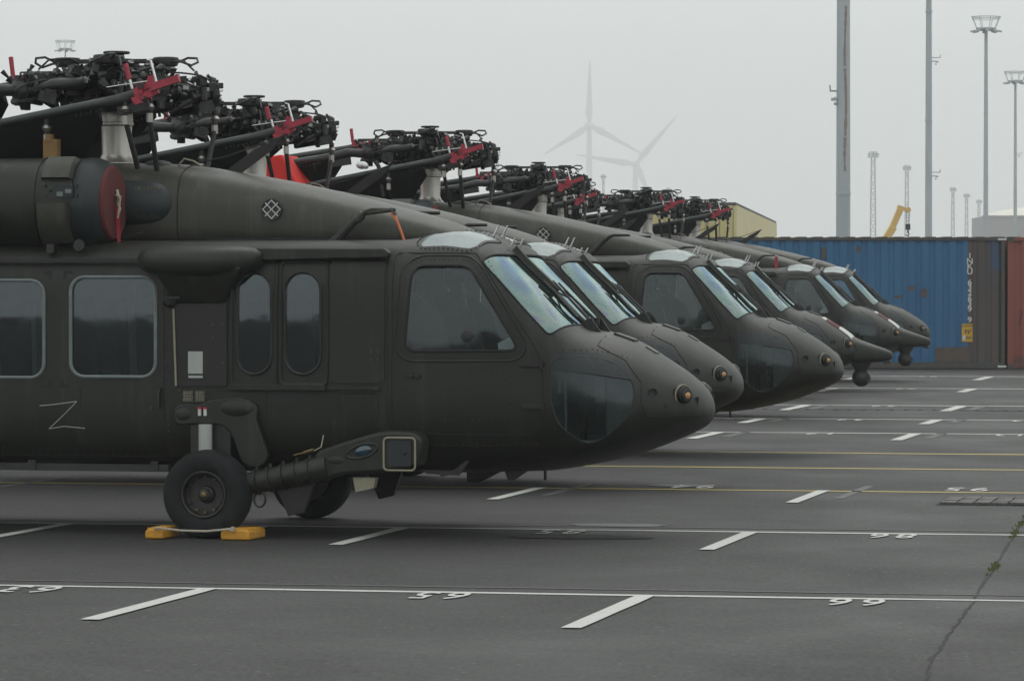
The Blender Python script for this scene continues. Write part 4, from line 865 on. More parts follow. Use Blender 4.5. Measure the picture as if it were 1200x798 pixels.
# ================================================================== ground
GA = R(11.5); GU = Vector((math.cos(GA), -math.sin(GA), 0)); GV = Vector((math.sin(GA), math.cos(GA), 0))
def G(u, v, z=0): return GU*u + GV*v + Vector((0, 0, z))
def asphalt_mat():
    m = bpy.data.materials.new('worn_asphalt'); m.use_nodes = True; t = m.node_tree; p = t.nodes['Principled BSDF']
    tc = t.nodes.new('ShaderNodeTexCoord')
    def tex(scale, st=(1, 1, 1), det=6, ro=.6):
        mp = t.nodes.new('ShaderNodeMapping'); mp.inputs['Scale'].default_value = st; mp.inputs['Rotation'].default_value = (0, 0, GA)
        t.links.new(tc.outputs['Object'], mp.inputs[0]); n = t.nodes.new('ShaderNodeTexNoise'); n.inputs['Scale'].default_value = scale
        n.inputs['Detail'].default_value = det; n.inputs['Roughness'].default_value = ro; t.links.new(mp.outputs[0], n.inputs['Vector']); return n
    def ramp(n, p0, p1, c0, c1):
        r = t.nodes.new('ShaderNodeValToRGB'); r.color_ramp.elements[0].position = p0; r.color_ramp.elements[1].position = p1
        r.color_ramp.elements[0].color = c0 + (1,); r.color_ramp.elements[1].color = c1 + (1,); t.links.new(n.outputs['Fac'], r.inputs[0]); return r
    r1 = ramp(tex(.35, (1, .5, 1), 5, .55), .3, .7, (.0240, .0245, .0240), (.0305, .0308, .0300))
    r2 = ramp(tex(26, (1, .35, 1), 5, .85), .36, .64, (.42, .42, .42), (1.65, 1.65, 1.62))
    mu = t.nodes.new('ShaderNodeMixRGB'); mu.blend_type = 'MULTIPLY'; mu.inputs[0].default_value = 1
    t.links.new(r1.outputs[0], mu.inputs[1]); t.links.new(r2.outputs[0], mu.inputs[2])
    r3 = ramp(tex(2.2, (1, 1, 1), 9, .75), .66, .78, (0, 0, 0), (1, 1, 1))
    mu2 = t.nodes.new('ShaderNodeMixRGB'); mu2.inputs[2].default_value = (.038, .037, .036, 1)
    sc_ = t.nodes.new('ShaderNodeMath'); sc_.operation = 'MULTIPLY'; sc_.inputs[1].default_value = .5; t.links.new(r3.outputs[0], sc_.inputs[0])
    t.links.new(sc_.outputs[0], mu2.inputs[0]); t.links.new(mu.outputs[0], mu2.inputs[1])
    # scattered pale chips
    v = t.nodes.new('ShaderNodeTexVoronoi'); v.inputs['Scale'].default_value = 6; t.links.new(tc.outputs['Object'], v.inputs['Vector'])
    cr = t.nodes.new('ShaderNodeValToRGB'); cr.color_ramp.elements[0].position = .05; cr.color_ramp.elements[0].color = (1, 1, 1, 1); cr.color_ramp.elements[1].position = .08; cr.color_ramp.elements[1].color = (0, 0, 0, 1)
    t.links.new(v.outputs['Distance'], cr.inputs[0]); mu3 = t.nodes.new('ShaderNodeMixRGB'); mu3.inputs[2].default_value = (.13, .13, .125, 1)
    t.links.new(cr.outputs[0], mu3.inputs[0]); t.links.new(mu2.outputs[0], mu3.inputs[1]); t.links.new(mu3.outputs[0], p.inputs['Base Color'])
    q = t.nodes.new('ShaderNodeMapRange'); n5 = tex(.5, (1, .7, 1), 5); t.links.new(n5.outputs['Fac'], q.inputs[0])
    q.inputs['From Min'].default_value = .3; q.inputs['From Max'].default_value = .7; q.inputs['To Min'].default_value = .62; q.inputs['To Max'].default_value = .86
    t.links.new(q.outputs[0], p.inputs['Roughness']); p.inputs['Specular IOR Level'].default_value = .4
    b = t.nodes.new('ShaderNodeBump'); b.inputs['Strength'].default_value = .5; b.inputs['Distance'].default_value = .004
    n6 = tex(120, (1, 1, 1), 3); t.links.new(n6.outputs['Fac'], b.inputs['Height']); t.links.new(b.outputs[0], p.inputs['Normal'])
    return m
M['asphalt'] = asphalt_mat()
def worn_paint(name, c, wear=.5):
    m = bpy.data.materials.new(name); m.use_nodes = True; t = m.node_tree; p = t.nodes['Principled BSDF']; p.inputs['Roughness'].default_value = .7
    tc = t.nodes.new('ShaderNodeTexCoord'); n = t.nodes.new('ShaderNodeTexNoise'); n.inputs['Scale'].default_value = 20; n.inputs['Detail'].default_value = 9; n.inputs['Roughness'].default_value = .85
    t.links.new(tc.outputs['Object'], n.inputs['Vector']); r = t.nodes.new('ShaderNodeValToRGB')
    r.color_ramp.elements[0].position = wear - .10; r.color_ramp.elements[0].color = (.06, .06, .057, 1); r.color_ramp.elements[1].position = wear + .04; r.color_ramp.elements[1].color = c + (1,)
    t.links.new(n.outputs['Fac'], r.inputs[0]); t.links.new(r.outputs[0], p.inputs['Base Color']); return m
M['line_w'] = worn_paint('worn_white_line_paint', (.46, .465, .44), .41)
M['line_f'] = worn_paint('faded_white_line_paint', (.20, .20, .19), .46)
M['line_y'] = worn_paint('worn_yellow_line_paint', (.42, .34, .10), .36)
M['ghost'] = worn_paint('ghost_line_paint', (.085, .085, .082), .50)
S = 5400
gme = MB(); gme.add([(-S, -250, 0), (S, -250, 0), (S, 5500, 0), (-S, 5500, 0)], [(0, 1, 2, 3)])
ground = gme.build('asphalt_ground', M['asphalt'], None, 0); ground['kind'] = 'structure'
def strip(name, mat, pts, width, z=.004, jit=0, parent=ground):
    """flat painted strip along (u,v) points, slightly wavy edges"""
    mb = MB(); L = []; rr = random.Random(sum(map(ord, name)) + len(pts))
    P_ = [Vector(q) for q in pts]; out = []
    for i in range(len(P_) - 1):
        a, b = P_[i], P_[i+1]; k = max(1, int((b - a).length/.6))
        for j in range(k): out.append(a.lerp(b, j/k))
    out.append(P_[-1]); vs = []
    for i, q in enumerate(out):
        t_ = (out[min(i+1, len(out)-1)] - out[max(i-1, 0)]).normalized(); n_ = Vector((-t_.y, t_.x)); w_ = width/2*(1 + (rr.random() - .5)*jit); o_ = (rr.random() - .5)*jit*.03
        vs += [G(*(q + n_*(w_ + o_)), z), G(*(q - n_*(w_ - o_)), z)]
    fs = [(2*i, 2*i+1, 2*i+3, 2*i+2) for i in range(len(out) - 1)]
    mb.add(vs, fs); return mb.build(name, M[mat], parent, 0)
ROWS = [(24.2, 'line_w', .10), (30.66, 'line_w', .11), (36.98, 'line_y', .12), (41.65, 'line_y', .15), (45.5, 'line_y', .18), (51.8, 'line_w', .17), (57.3, 'line_w', .18), (64.1, 'line_w', .24), (75.0, 'line_w', .26), (85.4, 'line_w', .28)]
for i, (v, mt, wd) in enumerate(ROWS):
    strip('painted_line', mt, [(-34, v + .02), (-18, v - .01), (-6.5, v), (-4, v - .015), (-2, v + .01), (10, v)], wd, .004, .35)
for v, a in ((24.62, .06), (31.1, .07)): strip('faded_painted_line', 'ghost', [(-20, v), (6, v + .02)], a, .004, .5)
TICK = [(24.16, 21.75, -4.07, 2.80, .118), (30.6, 28.45, -4.33, 2.77, .115), (37.0, 34.85, -4.55, 2.70, .115), (51.75, 49.4, -5.15, 2.58, .155), (57.25, 55.3, -5.38, 2.55, .165), (64.0, 61.2, -5.63, 2.50, .18), (75.0, 72.4, -6.38, 2.6, .19), (85.3, 81.9, -6.9, 2.7, .20)]
for (v1, v0, u0, du, wd) in TICK:
    for k in range(-1 if v1 > 30 else -1, 6):
        u = u0 - du*k; strip('bay_tick', 'line_w', [(u - .02, v0), (u, v1)], wd, .008, .1)
        if v1 in (37.0, 51.75, 57.25, 64.0): strip('old_bay_tick', 'ghost', [(u + .3, v0 + .8), (u + .32, v1 + (1 if v1 == 37.0 else .1))], wd*.8, .004, .2)
# painted bay numbers (upside down from here)
def number(txt, u, v, h, wdt, mat='line_w'):
    cu = bpy.data.curves.new('n', 'FONT'); cu.body = txt; cu.size = 1; cu.align_x = 'CENTER'; cu.offset = .012; cu.space_character = 1.35
    o = bpy.data.objects.new('n', cu); C.objects.link(o); dg = bpy.context.evaluated_depsgraph_get()
    me = bpy.data.meshes.new_from_object(o.evaluated_get(dg)); bpy.data.objects.remove(o)
    sc_ = Matrix(((-wdt*1.0, 0, 0, 0), (0, -h/.72, 0, 0), (0, 0, 1, 0), (0, 0, 0, 1))); me.transform(sc_)
    me.transform(Matrix(((GU.x, GV.x, 0, 0), (GU.y, GV.y, 0, 0), (0, 0, 1, 0), (0, 0, 0, 1)))); p_ = G(u, v, .008)
    me.transform(Matrix.Translation(p_)); me.materials.clear(); me.materials.append(M[mat])
    o = bpy.data.objects.new('bay_number', me); C.objects.link(o); o.parent = ground
for (t_, u, v) in (('63', -7.95, 24.10), ('65', -5.31, 24.12), ('66', -2.74, 24.12), ('67', -.1, 24.12), ('84', -8.35, 30.55), ('85', -5.78, 30.55), ('86', -3.2, 30.55), ('87', -.6, 30.55)):
    number(t_, u, v, .50, .30 if v < 30 else .31)
for (t_, u, v) in (('94', -5.85, 37.75), ('95', -3.25, 37.75), ('12', -6.35, 51.7), ('13', -3.9, 51.7), ('32', -6.6, 57.2), ('33', -4.1, 57.2), ('52', -6.85, 63.9), ('53', -4.4, 63.9), ('72', -7.6, 74.8), ('92', -8.2, 85.2)):
    number(t_, u, v, .62, .36, 'line_w')
# crack with moss, long wavy
rr = random.Random(5); cr = []
wp = [(-1.83, 18.0), (-1.88, 19.4), (-1.94, 20.3), (-1.977, 21.5), (-2.02, 22.8), (-2.06, 24.14), (-2.16, 27.0), (-2.24, 29.0), (-2.31, 30.9), (-2.42, 33.9), (-2.5, 37)]
for i in range(len(wp) - 1):
    for j in range(8):
        a = Vector(wp[i]).lerp(Vector(wp[i+1]), j/8); cr.append((a.x + (rr.random() - .5)*.022, a.y))
M['crack'] = pmat('crack_filler', (.010, .010, .009), .9, 0, (.018, .018, .016), 8)
M['moss'] = pmat('moss', (.05, .065, .014), .95, 0, (.08, .095, .025), 30, .6, 80)
mb = MB(); vs = []
for q in cr: w_ = .004 + rr.random()*.008; vs += [G(q[0] - w_, q[1], .0035), G(q[0] + w_, q[1], .0035)]
mb.add(vs, [(2*i, 2*i+1, 2*i+3, 2*i+2) for i in range(len(cr) - 1)]); mb.build('asphalt_crack', M['crack'], ground, 0)
mb = MB()
for (v0, v1, n_) in ((30.0, 33.8, 420), (26.3, 27.6, 130)):
    for k in range(n_):
        v = v0 + rr.random()*(v1 - v0); t_ = None
        for i in range(len(wp) - 1):
            if wp[i][1] <= v <= wp[i+1][1]: t_ = (v - wp[i][1])/(wp[i+1][1] - wp[i][1]); u = wp[i][0]*(1-t_) + wp[i+1][0]*t_
        f = .5 + .5*math.sin(v*5.1 + 1.3)
        if rr.random() > f: continue
        c = G(u + rr.gauss(0, .016), v, .0); s_ = .005 + rr.random()*.008
        a = rr.random()*3; mb.add([c + Vector((math.cos(a)*s_, math.sin(a)*s_, 0)), c + Vector((math.cos(a+2.1)*s_, math.sin(a+2.1)*s_, 0)), c + Vector((math.cos(a+4.2)*s_, math.sin(a+4.2)*s_, 0)), c + Vector((0, 0, s_*1.1 + .005))], [(0, 1, 3), (1, 2, 3), (2, 0, 3)])
o = mb.build('moss', M['moss'], None, 0); tag(o, 'low green moss growing in the asphalt crack at the right', 'moss', None, 'stuff')
# drain of stone setts at the right
M['sett'] = pmat('granite_sett', (.05, .05, .048), .8, 0, (.14, .135, .13), 18, .4, 60)
sb = MB(); sb.box((-.09, -.09, 0), (.09, .09, .02)); sme = sb.mesh('sett', M['sett'], 0)
sb2 = strip('drain_bed', 'crack', [(-3.3, 35.33), (-1.2, 35.33)], 1.02, .004)
for i in range(13):
    for j in range(6):
        o = bpy.data.objects.new('sett', sme); C.objects.link(o); o.parent = ground
        o.location = G(-3.2 + i*.15 + rr.random()*.012, 34.92 + j*.165 + rr.random()*.012, .002 + rr.random()*.006); o.rotation_euler = (0, 0, -GA + (rr.random() - .5)*.06)
        o.scale = (.72, .82, 1)
# dark drainage slot with small studs
strip('drain_slot', 'crack', [(-16, 61.7), (6, 61.6)], .12, .004)
sb = MB()
for k in range(90): c = G(-14 + k*.22, 61.65 + .0, 0); sb.box(c + Vector((-.03, -.03, .003)), c + Vector((.03, .03, .009)))
o = sb.build('slot_studs', M['crack'], ground, 0)
# damp stain, and puddles with sky reflection painted as a pale matt colour
m = bpy.data.materials.new('puddle_painted_sheen'); m.use_nodes = True; p = m.node_tree.nodes['Principled BSDF']
p.inputs['Base Color'].default_value = (.046, .048, .050, 1); p.inputs['Roughness'].default_value = .5; M['sky_sheen'] = m
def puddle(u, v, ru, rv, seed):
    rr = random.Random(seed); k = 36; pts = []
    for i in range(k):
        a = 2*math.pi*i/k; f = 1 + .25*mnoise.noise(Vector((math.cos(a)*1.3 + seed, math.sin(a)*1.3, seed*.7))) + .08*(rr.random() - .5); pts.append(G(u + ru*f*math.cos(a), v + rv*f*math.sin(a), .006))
    mb = MB().add(pts, [tuple(range(k))]); o = mb.build('damp_stain' if seed == 5 else 'puddle', M['crack' if seed == 5 else 'sky_sheen'], ground, 0)
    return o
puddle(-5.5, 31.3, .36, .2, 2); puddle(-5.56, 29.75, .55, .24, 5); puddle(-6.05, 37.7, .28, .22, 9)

# ================================================================== things behind
def F_(px, py, d):   # design-time bearings turned into metres at distance d
    return Vector(((px - 600)/4654*d, d, CAM_H - (py - 337.5)/4654*d))
def cont_mat(name, a, b_, rust, amt=.62):
    m = bpy.data.materials.new(name); m.use_nodes = True; t = m.node_tree; p = t.nodes['Principled BSDF']; p.inputs['Roughness'].default_value = .6
    tc = t.nodes.new('ShaderNodeTexCoord')
    def tex(scale, st, det=7):
        mp = t.nodes.new('ShaderNodeMapping'); mp.inputs['Scale'].default_value = st; t.links.new(tc.outputs['Object'], mp.inputs[0])
        n = t.nodes.new('ShaderNodeTexNoise'); n.inputs['Scale'].default_value = scale; n.inputs['Detail'].default_value = det; t.links.new(mp.outputs[0], n.inputs['Vector']); return n
    r = t.nodes.new('ShaderNodeValToRGB'); r.color_ramp.elements[0].position = .3; r.color_ramp.elements[1].position = .7; r.color_ramp.elements[0].color = a + (1,); r.color_ramp.elements[1].color = b_ + (1,)
    t.links.new(tex(.9, (1, 1, .35)).outputs['Fac'], r.inputs[0])
    r2 = t.nodes.new('ShaderNodeValToRGB'); r2.color_ramp.elements[0].position = amt; r2.color_ramp.elements[1].position = amt + .05; r2.color_ramp.elements[0].color = (0, 0, 0, 1); r2.color_ramp.elements[1].color = (1, 1, 1, 1)
    t.links.new(tex(2.0, (1, 1, .5), 9).outputs['Fac'], r2.inputs[0])
    mx_ = t.nodes.new('ShaderNodeMixRGB'); mx_.inputs[2].default_value = rust + (1,); t.links.new(r2.outputs[0], mx_.inputs[0]); t.links.new(r.outputs[0], mx_.inputs[1]); t.links.new(mx_.outputs[0], p.inputs['Base Color'])
    return m
M['cblue'] = cont_mat('blue_container_paint', (.012, .085, .20), (.018, .115, .23), (.07, .06, .05), .68)
M['cbrown'] = cont_mat('dark_rusty_paint', (.045, .042, .050), (.075, .055, .045), (.03, .06, .11), .62)
M['crust'] = pmat('brown_repair_paint', (.065, .050, .042), .7, 0, (.085, .065, .052), 6)
M['cred'] = cont_mat('red_container_paint', (.17, .045, .035), (.22, .06, .045), (.09, .035, .028), .62)
M['cedge'] = pmat('container_frame_paint', (.035, .05, .05), .7, 0, (.07, .055, .045), 5)
def container(name, x0, x1, y, ztop, mat, edge, splits=None):
    """side wall built of corrugation with frame, corner castings, real depth behind"""
    root = empty(name, ((x0 + x1)/2, y + 1.2, 0)); W = (x1 - x0)/2; D = 1.2
    def corr(a, b_, yy, pitch=.32, dep=.036):
        pts = []; x = a
        while x < b_ - 1e-3:
            for f, o_ in ((0, 0), (.25, 0), (.40, dep), (.65, dep), (.80, 0)):
                if x + f*pitch < b_: pts.append((x + f*pitch, yy + o_))
            x += pitch
        pts.append((b_, yy)); return pts
    secs = splits or [(-W + .08, W - .08, mat)]
    for a, b_, mt in secs:
        pts = corr(a, b_, -D + .03); mb = MB(); vs = []; n_ = len(pts)
        for (x, yy) in pts: vs += [(x, yy, .16), (x, yy, ztop - .09)]
        for (x, yy) in pts: vs += [(x, yy + .02, .16), (x, yy + .02, ztop - .09)]
        fs = [(2*i, 2*i+2, 2*i+3, 2*i+1) for i in range(n_-1)] + [(2*n_ + 2*i+1, 2*n_ + 2*i+3, 2*n_ + 2*i+2, 2*n_ + 2*i) for i in range(n_-1)]
        mb.add(vs, fs).build('side_wall', M[mt], root, 0)
    MB().box((-W, -D, .02), (W, -D + .06, .16)).box((-W, D - .06, .02), (W, D, .16)).build('bottom_rail', M[edge], root, 0)
    tr = MB().box((-W, -D, ztop - .09), (W, -D + .06, ztop - .02)).box((-W, D - .06, ztop - .09), (W, D, ztop - .02)); tr.build('top_rail', M[edge], root, 0)
    for s_ in (-1, 1):
        MB().box((s_*W - (.08 if s_ > 0 else 0), -D - .003, .13), (s_*W + (.0 if s_ > 0 else .08), -D + .08, ztop - .04)).build('corner_post', M[edge], root, 0)
        for z0 in (.0, ztop - .12):
            MB().box((s_*W - (.17 if s_ > 0 else .0), -D - .006, z0), (s_*W + (.0 if s_ > 0 else .17), -D + .15, z0 + .12)).build('corner_casting', M['cedge'], root, 0, .01)
    MB().box((-W + .05, D - .05, .1), (W - .05, D - .02, ztop - .05)).box((-W + .02, -D + .08, .1), (-W + .05, D - .04, ztop - .05)).box((W - .05, -D + .08, .1), (W - .02, D - .04, ztop - .05)).box((-W + .05, -D + .1, .1), (W - .05, D - .1, .16)).build('rear_and_end_walls', M[edge], root, 0)
    # roof sheet with ribs
    rf = MB(); x = -W + .1
    rf.box((-W + .03, -D + .03, ztop - .045), (W - .03, D - .03, ztop - .03))
    while x < W - .3: rf.box((x, -D + .02, ztop - .03), (x + .22, D - .02, ztop)); x += .38
    rf.build('ribbed_roof', M[edge], root, 0, .01)
    return root
YC = 93.2; kx = YC/4654; ZT = CAM_H + (337.5 - 277.5)*kx
xr = (1177.5 - 600)*kx; xl = xr - 12.19
secs = [(-6.015, 5.23, 'cblue'), (5.23, 6.015, 'cbrown')]
cb = container('shipping_container', xl, xr, YC, ZT, 'cblue', 'cedge', secs)
tag(cb, 'long blue corrugated shipping container with white code and rust-brown right end', 'shipping container', 'shipping containers')
crr = container('shipping_container', xr + .07, xr + 12.26, YC + .02, ZT - .0, 'cred', 'cred')
tag(crr, 'rust-red shipping container at the right edge, end to end with the blue one', 'shipping container', 'shipping containers')
MB().prism([(-.4, .17), (.36, .17), (.36, .52), (-.40, .50)], -1.185, -1.17).build('repair_patch', M['crust'], cb, 0).location = (5.23 - .36, 0, 0)
for (px, py, w_, h_) in ((965, 297, .12, .28), (1006, 292, .1, .2), (1083, 344, .16, .26), (1068, 338, .18, .1), (1052, 348, .18, .08)):
    q = F_(px, py, YC); xx = q.x - (xl + xr)/2; k = 11; rr2 = random.Random(px)
    pts = [(xx + w_*.5*math.cos(2*math.pi*i/k)*(.7 + rr2.random()*.6), q.z + h_*.5*math.sin(2*math.pi*i/k)*(.7 + rr2.random()*.6)) for i in range(k)]
    MB().prism(pts, -1.178, -1.172).build('rust_patch', M['crust'], cb, 0)
def text_mesh(txt, size, mat, parent, loc, name='lettering', ext=.003, sx_=1, rot=None, al='CENTER'):
    cu = bpy.data.curves.new('t', 'FONT'); cu.body = txt; cu.size = size; cu.align_x = al; cu.align_y = 'CENTER'; cu.extrude = ext; cu.offset = size*.015
    o = bpy.data.objects.new('t', cu); C.objects.link(o); dg = bpy.context.evaluated_depsgraph_get(); me = bpy.data.meshes.new_from_object(o.evaluated_get(dg)); bpy.data.objects.remove(o)
    me.transform(Matrix.Diagonal((sx_, 1, 1, 1))); me.transform(Matrix.Rotation(R(90), 4, 'X')); me.materials.clear(); me.materials.append(M[mat])
    o = bpy.data.objects.new(name, me); C.objects.link(o); o.parent = parent; o.location = loc
    if rot: o.rotation_euler = rot
    return o
M['codewhite'] = pmat('white_code_paint', (.55, .56, .55), .6)
q0 = F_(1136.5, 300, YC); q1 = F_(1136.5, 375, YC); code = 'INKU 632639 9'; xm = (xl + xr)/2
for i, chh in enumerate(code):
    if chh == ' ': continue
    t_ = i/(len(code) - 1); text_mesh(chh, .175, 'codewhite', cb, (q0.x - xm, -1.185, q0.z*(1 - t_) + q1.z*t_), 'code_letter', .004, 1.15)
q = F_(1133.5, 390, YC); M['lyellow'] = pmat('yellow_sticker', (.50, .30, .02), .5); M['ink'] = pmat('black_ink', (.02, .02, .02), .5)
pl = MB().box((q.x - xm - .125, -1.19, q.z - .21), (q.x - xm + .125, -1.178, q.z + .21)).build('caution_label', M['lyellow'], cb, 0)
for zz_ in (.06, ZT - .06): MB().box((5.93, -1.212, zz_ - .02), (6.13, -1.207, zz_ + .02)).build('casting_mark', M['codewhite'], cb, 0)
text_mesh('CAUTION', .06, 'ink', pl, (q.x - xm, -1.194, q.z + .16), 'lettering', .002, .9); text_mesh("9'6\"", .14, 'ink', pl, (q.x - xm + .02, -1.194, q.z + .02), 'lettering', .002, .8); text_mesh('HIGH', .09, 'ink', pl, (q.x - xm + .02, -1.194, q.z - .12), 'lettering', .002, .8)
MB().box((.0, 0, 0), (.07, .01, .11)).build('sticker_chip', M['white'], pl, 0).location = (q.x - xm - .11, -1.20, q.z - .17)

# yellow shed behind the containers
M['yshed'] = pmat('pale_yellow_cladding', (.50, .45, .20), .7, 0, (.44, .39, .17), .8, 0, 60, (1, 1, .2))
M['yside'] = pmat('pale_yellow_side_cladding', (.60, .55, .32), .7, 0, (.54, .49, .28), .8)
sh = empty('yellow_shed', (7.3, 165, 0)); tag(sh, 'pale yellow metal shed rising behind the blue container', 'shed')
a = Vector((5.6, 160, 0)); b = Vector((9.02, 160, 0)); c_ = Vector((13.7, 206, 0)); d_ = Vector((9.5, 206, 0)); hh = 5.22
L_ = lambda v_: v_ - Vector((7.3, 165, 0))
def wallq(p, q_, name, mat, h0, h1, rib):
    mb = MB(); n_ = int((q_ - p).length/rib); nn = (q_ - p).normalized(); out = Vector((nn.y, -nn.x, 0))
    for i in range(n_):
        s0 = p + nn*(i*rib); mb.obox(L_(s0 + nn*rib*.5) + Vector((0, 0, (h0 + h1)/2)), nn, rib - .04, .08, h1 - h0)
    mb.obox(L_((p + q_)/2) - out*.06 + Vector((0, 0, (h0 + h1)/2)), nn, (q_ - p).length, .05, h1 - h0 - .02)
    mb.build(name, mat, sh, 0)
wallq(a, b, 'front_cladding', M['yshed'], 0, hh, .55); wallq(b, c_, 'side_cladding', M['yside'], 0, hh, 2.3); wallq(d_, a, 'side_cladding', M['yside'], 0, hh, 2.3); wallq(c_, d_, 'back_cladding', M['yshed'], 0, hh, 1.0)
MB().prism([(L_(q_).x, L_(q_).y) for q_ in (a, b, c_, d_)], hh, hh + .12, 'z').build('shed_roof', M['cedge'], sh, 0)

# tall light poles
M['pole'] = pmat('galvanised_steel', (.33, .37, .39), .6, .1, (.42, .45, .47), 1.5, 0, 60, (1, 1, .2))
M['rust'] = pmat('rust_stain', (.21, .17, .14), .85, 0, (.27, .23, .20), 8)
def pole(px, w0, d, H_, label, ring=True, cams=()):
    x = (px - 600)/4654*d; r0 = w0/4654*d/2
    root = empty('floodlight_mast', (x, d, 0))
    MB().tube([(0, 0, 0), (0, 0, H_*.5), (0, 0, H_)], [r0, r0*.86, r0*.62], 20).build('mast_shaft', M['pole'], root)
    for z in (H_*.18, H_*.45, H_*.7): MB().lathe([(-.04, r0*1.02), (.04, r0*1.0)], (0, 0, z), (0, 0, 1), 20).build('shaft_joint', M['pole'], root)
    rr3 = R_ = 1.55
    pf = MB().lathe([(-.1, .4), (0, 1.0), (.2, 1.05), (.25, .9)], (0, 0, H_), (0, 0, 1), 24); pf.build('lamp_platform', M['pole'], root)
    hd = MB().tube([(1.5*math.cos(a), 1.5*math.sin(a), H_ + 1.35) for a in np.linspace(0, 2*math.pi, 25)], .05, 6, False).tube([(1.44*math.cos(a), 1.44*math.sin(a), H_ + 1.12) for a in np.linspace(0, 2*math.pi, 25)], .03, 6, False)
    for k in range(8):
        a = 2*math.pi*k/8 + .2; hd.cyl((1.05*math.cos(a), 1.05*math.sin(a), H_ + .2), (1.5*math.cos(a), 1.5*math.sin(a), H_ + 1.35), .035, 6)
    hd.build('guard_ring', M['pole'], root)
    for k in range(8):
        a = 2*math.pi*k/8; c = Vector((1.35*math.cos(a), 1.35*math.sin(a), H_ - .12)); MB().obox(c, (math.cos(a), math.sin(a), -.15), .55, .4, .16).build('floodlight', M['pole'], root, 0)
    for (cz, s_) in cams:
        cm = MB().cyl((0, 0, cz + .25), (s_*(r0 + .55), -.1, cz + .25), .035, 6).cyl((s_*(r0 + .5), -.1, cz + .25), (s_*(r0 + .55), -.1, cz + .45), .03, 6).cyl((0, 0, cz), (s_*(r0 + .3), -.1, cz), .04, 6).obox((s_*(r0 + .3), -.1, cz - .05), (1, 0, 0), .2, .1, .10).sphere((s_*(r0 + .22), -.12, cz - .2), .06, 10, 6)
        cm.build('security_camera', M['pole'], root)
    return tag(root, label, 'light mast', 'floodlight masts of the port')
p1 = pole(988, 17.5, 140, 29, 'thickest grey mast with long rust streaks, nearest of the masts behind the container', cams=((CAM_H + 222/4654*140, -.6),))
st = MB(); rr4 = random.Random(2)
for k in range(26):
    z = 8.4 + k*.19; w_ = .06 + rr4.random()*.07; xo = .04 + math.sin(k*.35)*.03
    st.prism([(xo - w_, z), (xo + w_, z), (xo + w_*.8, z + .2), (xo - w_*.8, z + .2)], -.258, -.235)
pass
p1.location.x = (988 - 600)/4654*140
ms = MB()
for zz0, zz1 in ((6.0, 7.2), (7.25, 9.6), (9.7, 11.8)):
    n_ = 14; L1 = []; L2 = []
    for k in range(n_ + 1):
        z = zz0 + (zz1 - zz0)*k/n_; w_ = .03 + .05*rr4.random(); a0 = -1.57 + .22 + .1*math.sin(z*1.7); r_ = .2635*(1 - .14*z/14.5) + .003
        L1.append((r_*math.cos(a0 - w_*3), r_*math.sin(a0 - w_*3), z)); L2.append((r_*math.cos(a0 + w_*3), r_*math.sin(a0 + w_*3), z))
    rg = [[L1[i], ((L1[i][0] + L2[i][0])/2*1.06, (L1[i][1] + L2[i][1])/2*1.06, L1[i][2]), L2[i], (L2[i][0]*.93, L2[i][1]*.93, L2[i][2]), (L1[i][0]*.93, L1[i][1]*.93, L1[i][2])] for i in range(n_ + 1)]
    ms.loft(rg)
ms.build('rust_streak', M['rust'], p1, 0)
pole(1088, 8.8, 270, 29.5, 'second thickest mast, crossing the sky between the crane boom and the lantern mast', cams=((CAM_H + 265/4654*270, 1), (CAM_H + 131/4654*270, 1)))
pole(1155, 6.2, 412, 28.6, 'mast with a round lamp platform near the top right of the photo')
pole(1189.5, 4.6, 520, 28.8, 'shorter looking mast at the right edge with a round lamp platform', cams=((CAM_H + 155/4654*520, 1),))
pole(77, 2.6, 600, 37.8, 'lamp platform on a mast showing above the nearest rotor head at the left')
# lattice lighting towers
def lattice(px, ptop, w0, d, label):
    x = (px - 600)/4654*d; H_ = CAM_H + (337.5 - ptop)/4654*d; b0 = w0/4654*d/2; root = empty('lattice_tower', (x, d, 0)); mb = MB(); th = .05 + d*.00005
    lv = np.linspace(0, H_, 14); wd = lambda z: b0*(1 - .45*z/H_)
    for sx_, sy_ in ((-1, -1), (1, -1), (1, 1), (-1, 1)): mb.cyl((sx_*b0, sy_*b0, 0), (sx_*wd(H_), sy_*wd(H_), H_), th, 5)
    for i in range(13):
        a, b_ = wd(lv[i]), wd(lv[i+1])
        for (p, q_) in (((-1, -1), (1, -1)), ((1, -1), (1, 1)), ((1, 1), (-1, 1)), ((-1, 1), (-1, -1))):
            mb.cyl((p[0]*a, p[1]*a, lv[i]), (q_[0]*b_, q_[1]*b_, lv[i+1]), th*.6, 4); mb.cyl((p[0]*b_, p[1]*b_, lv[i+1]), (q_[0]*b_, q_[1]*b_, lv[i+1]), th*.6, 4)
    mb.build('tower_frame', M['pole'], root, 0)
    P_ = MB().box((-b0*1.6, -b0*1.6, H_ - .15), (b0*1.6, b0*1.6, H_ + .05)); P_.build('platform', M['pole'], root, 0)
    r_ = MB()
    for s_ in (-1, 1):
        r_.cyl((-b0*1.1, s_*b0, H_ + 1.1), (b0*1.1, s_*b0, H_ + 1.1), th, 4)
        for q_ in (-1, 0, 1): r_.cyl((q_*b0*1.1, s_*b0, H_), (q_*b0*1.1, s_*b0, H_ + 1.1), th*.8, 4)
    r_.build('platform_railing', M['pole'], root, 0)
    for k in range(4): MB().obox((-b0*1.4 + k*b0*.93, -b0*1.2, H_ + .5), (0, -1, -.3), .3, .55, .45).build('floodlight', M['pole'], root, 0)
    tag(root, label, 'lattice tower', 'lattice lighting towers in the haze')
lattice(1023, 184, 7.5, 952, 'tallest looking lattice tower, between the thick mast and the crane boom')
lattice(1062.5, 199, 5.5, 1088, 'lattice tower standing right behind the yellow crane hook')
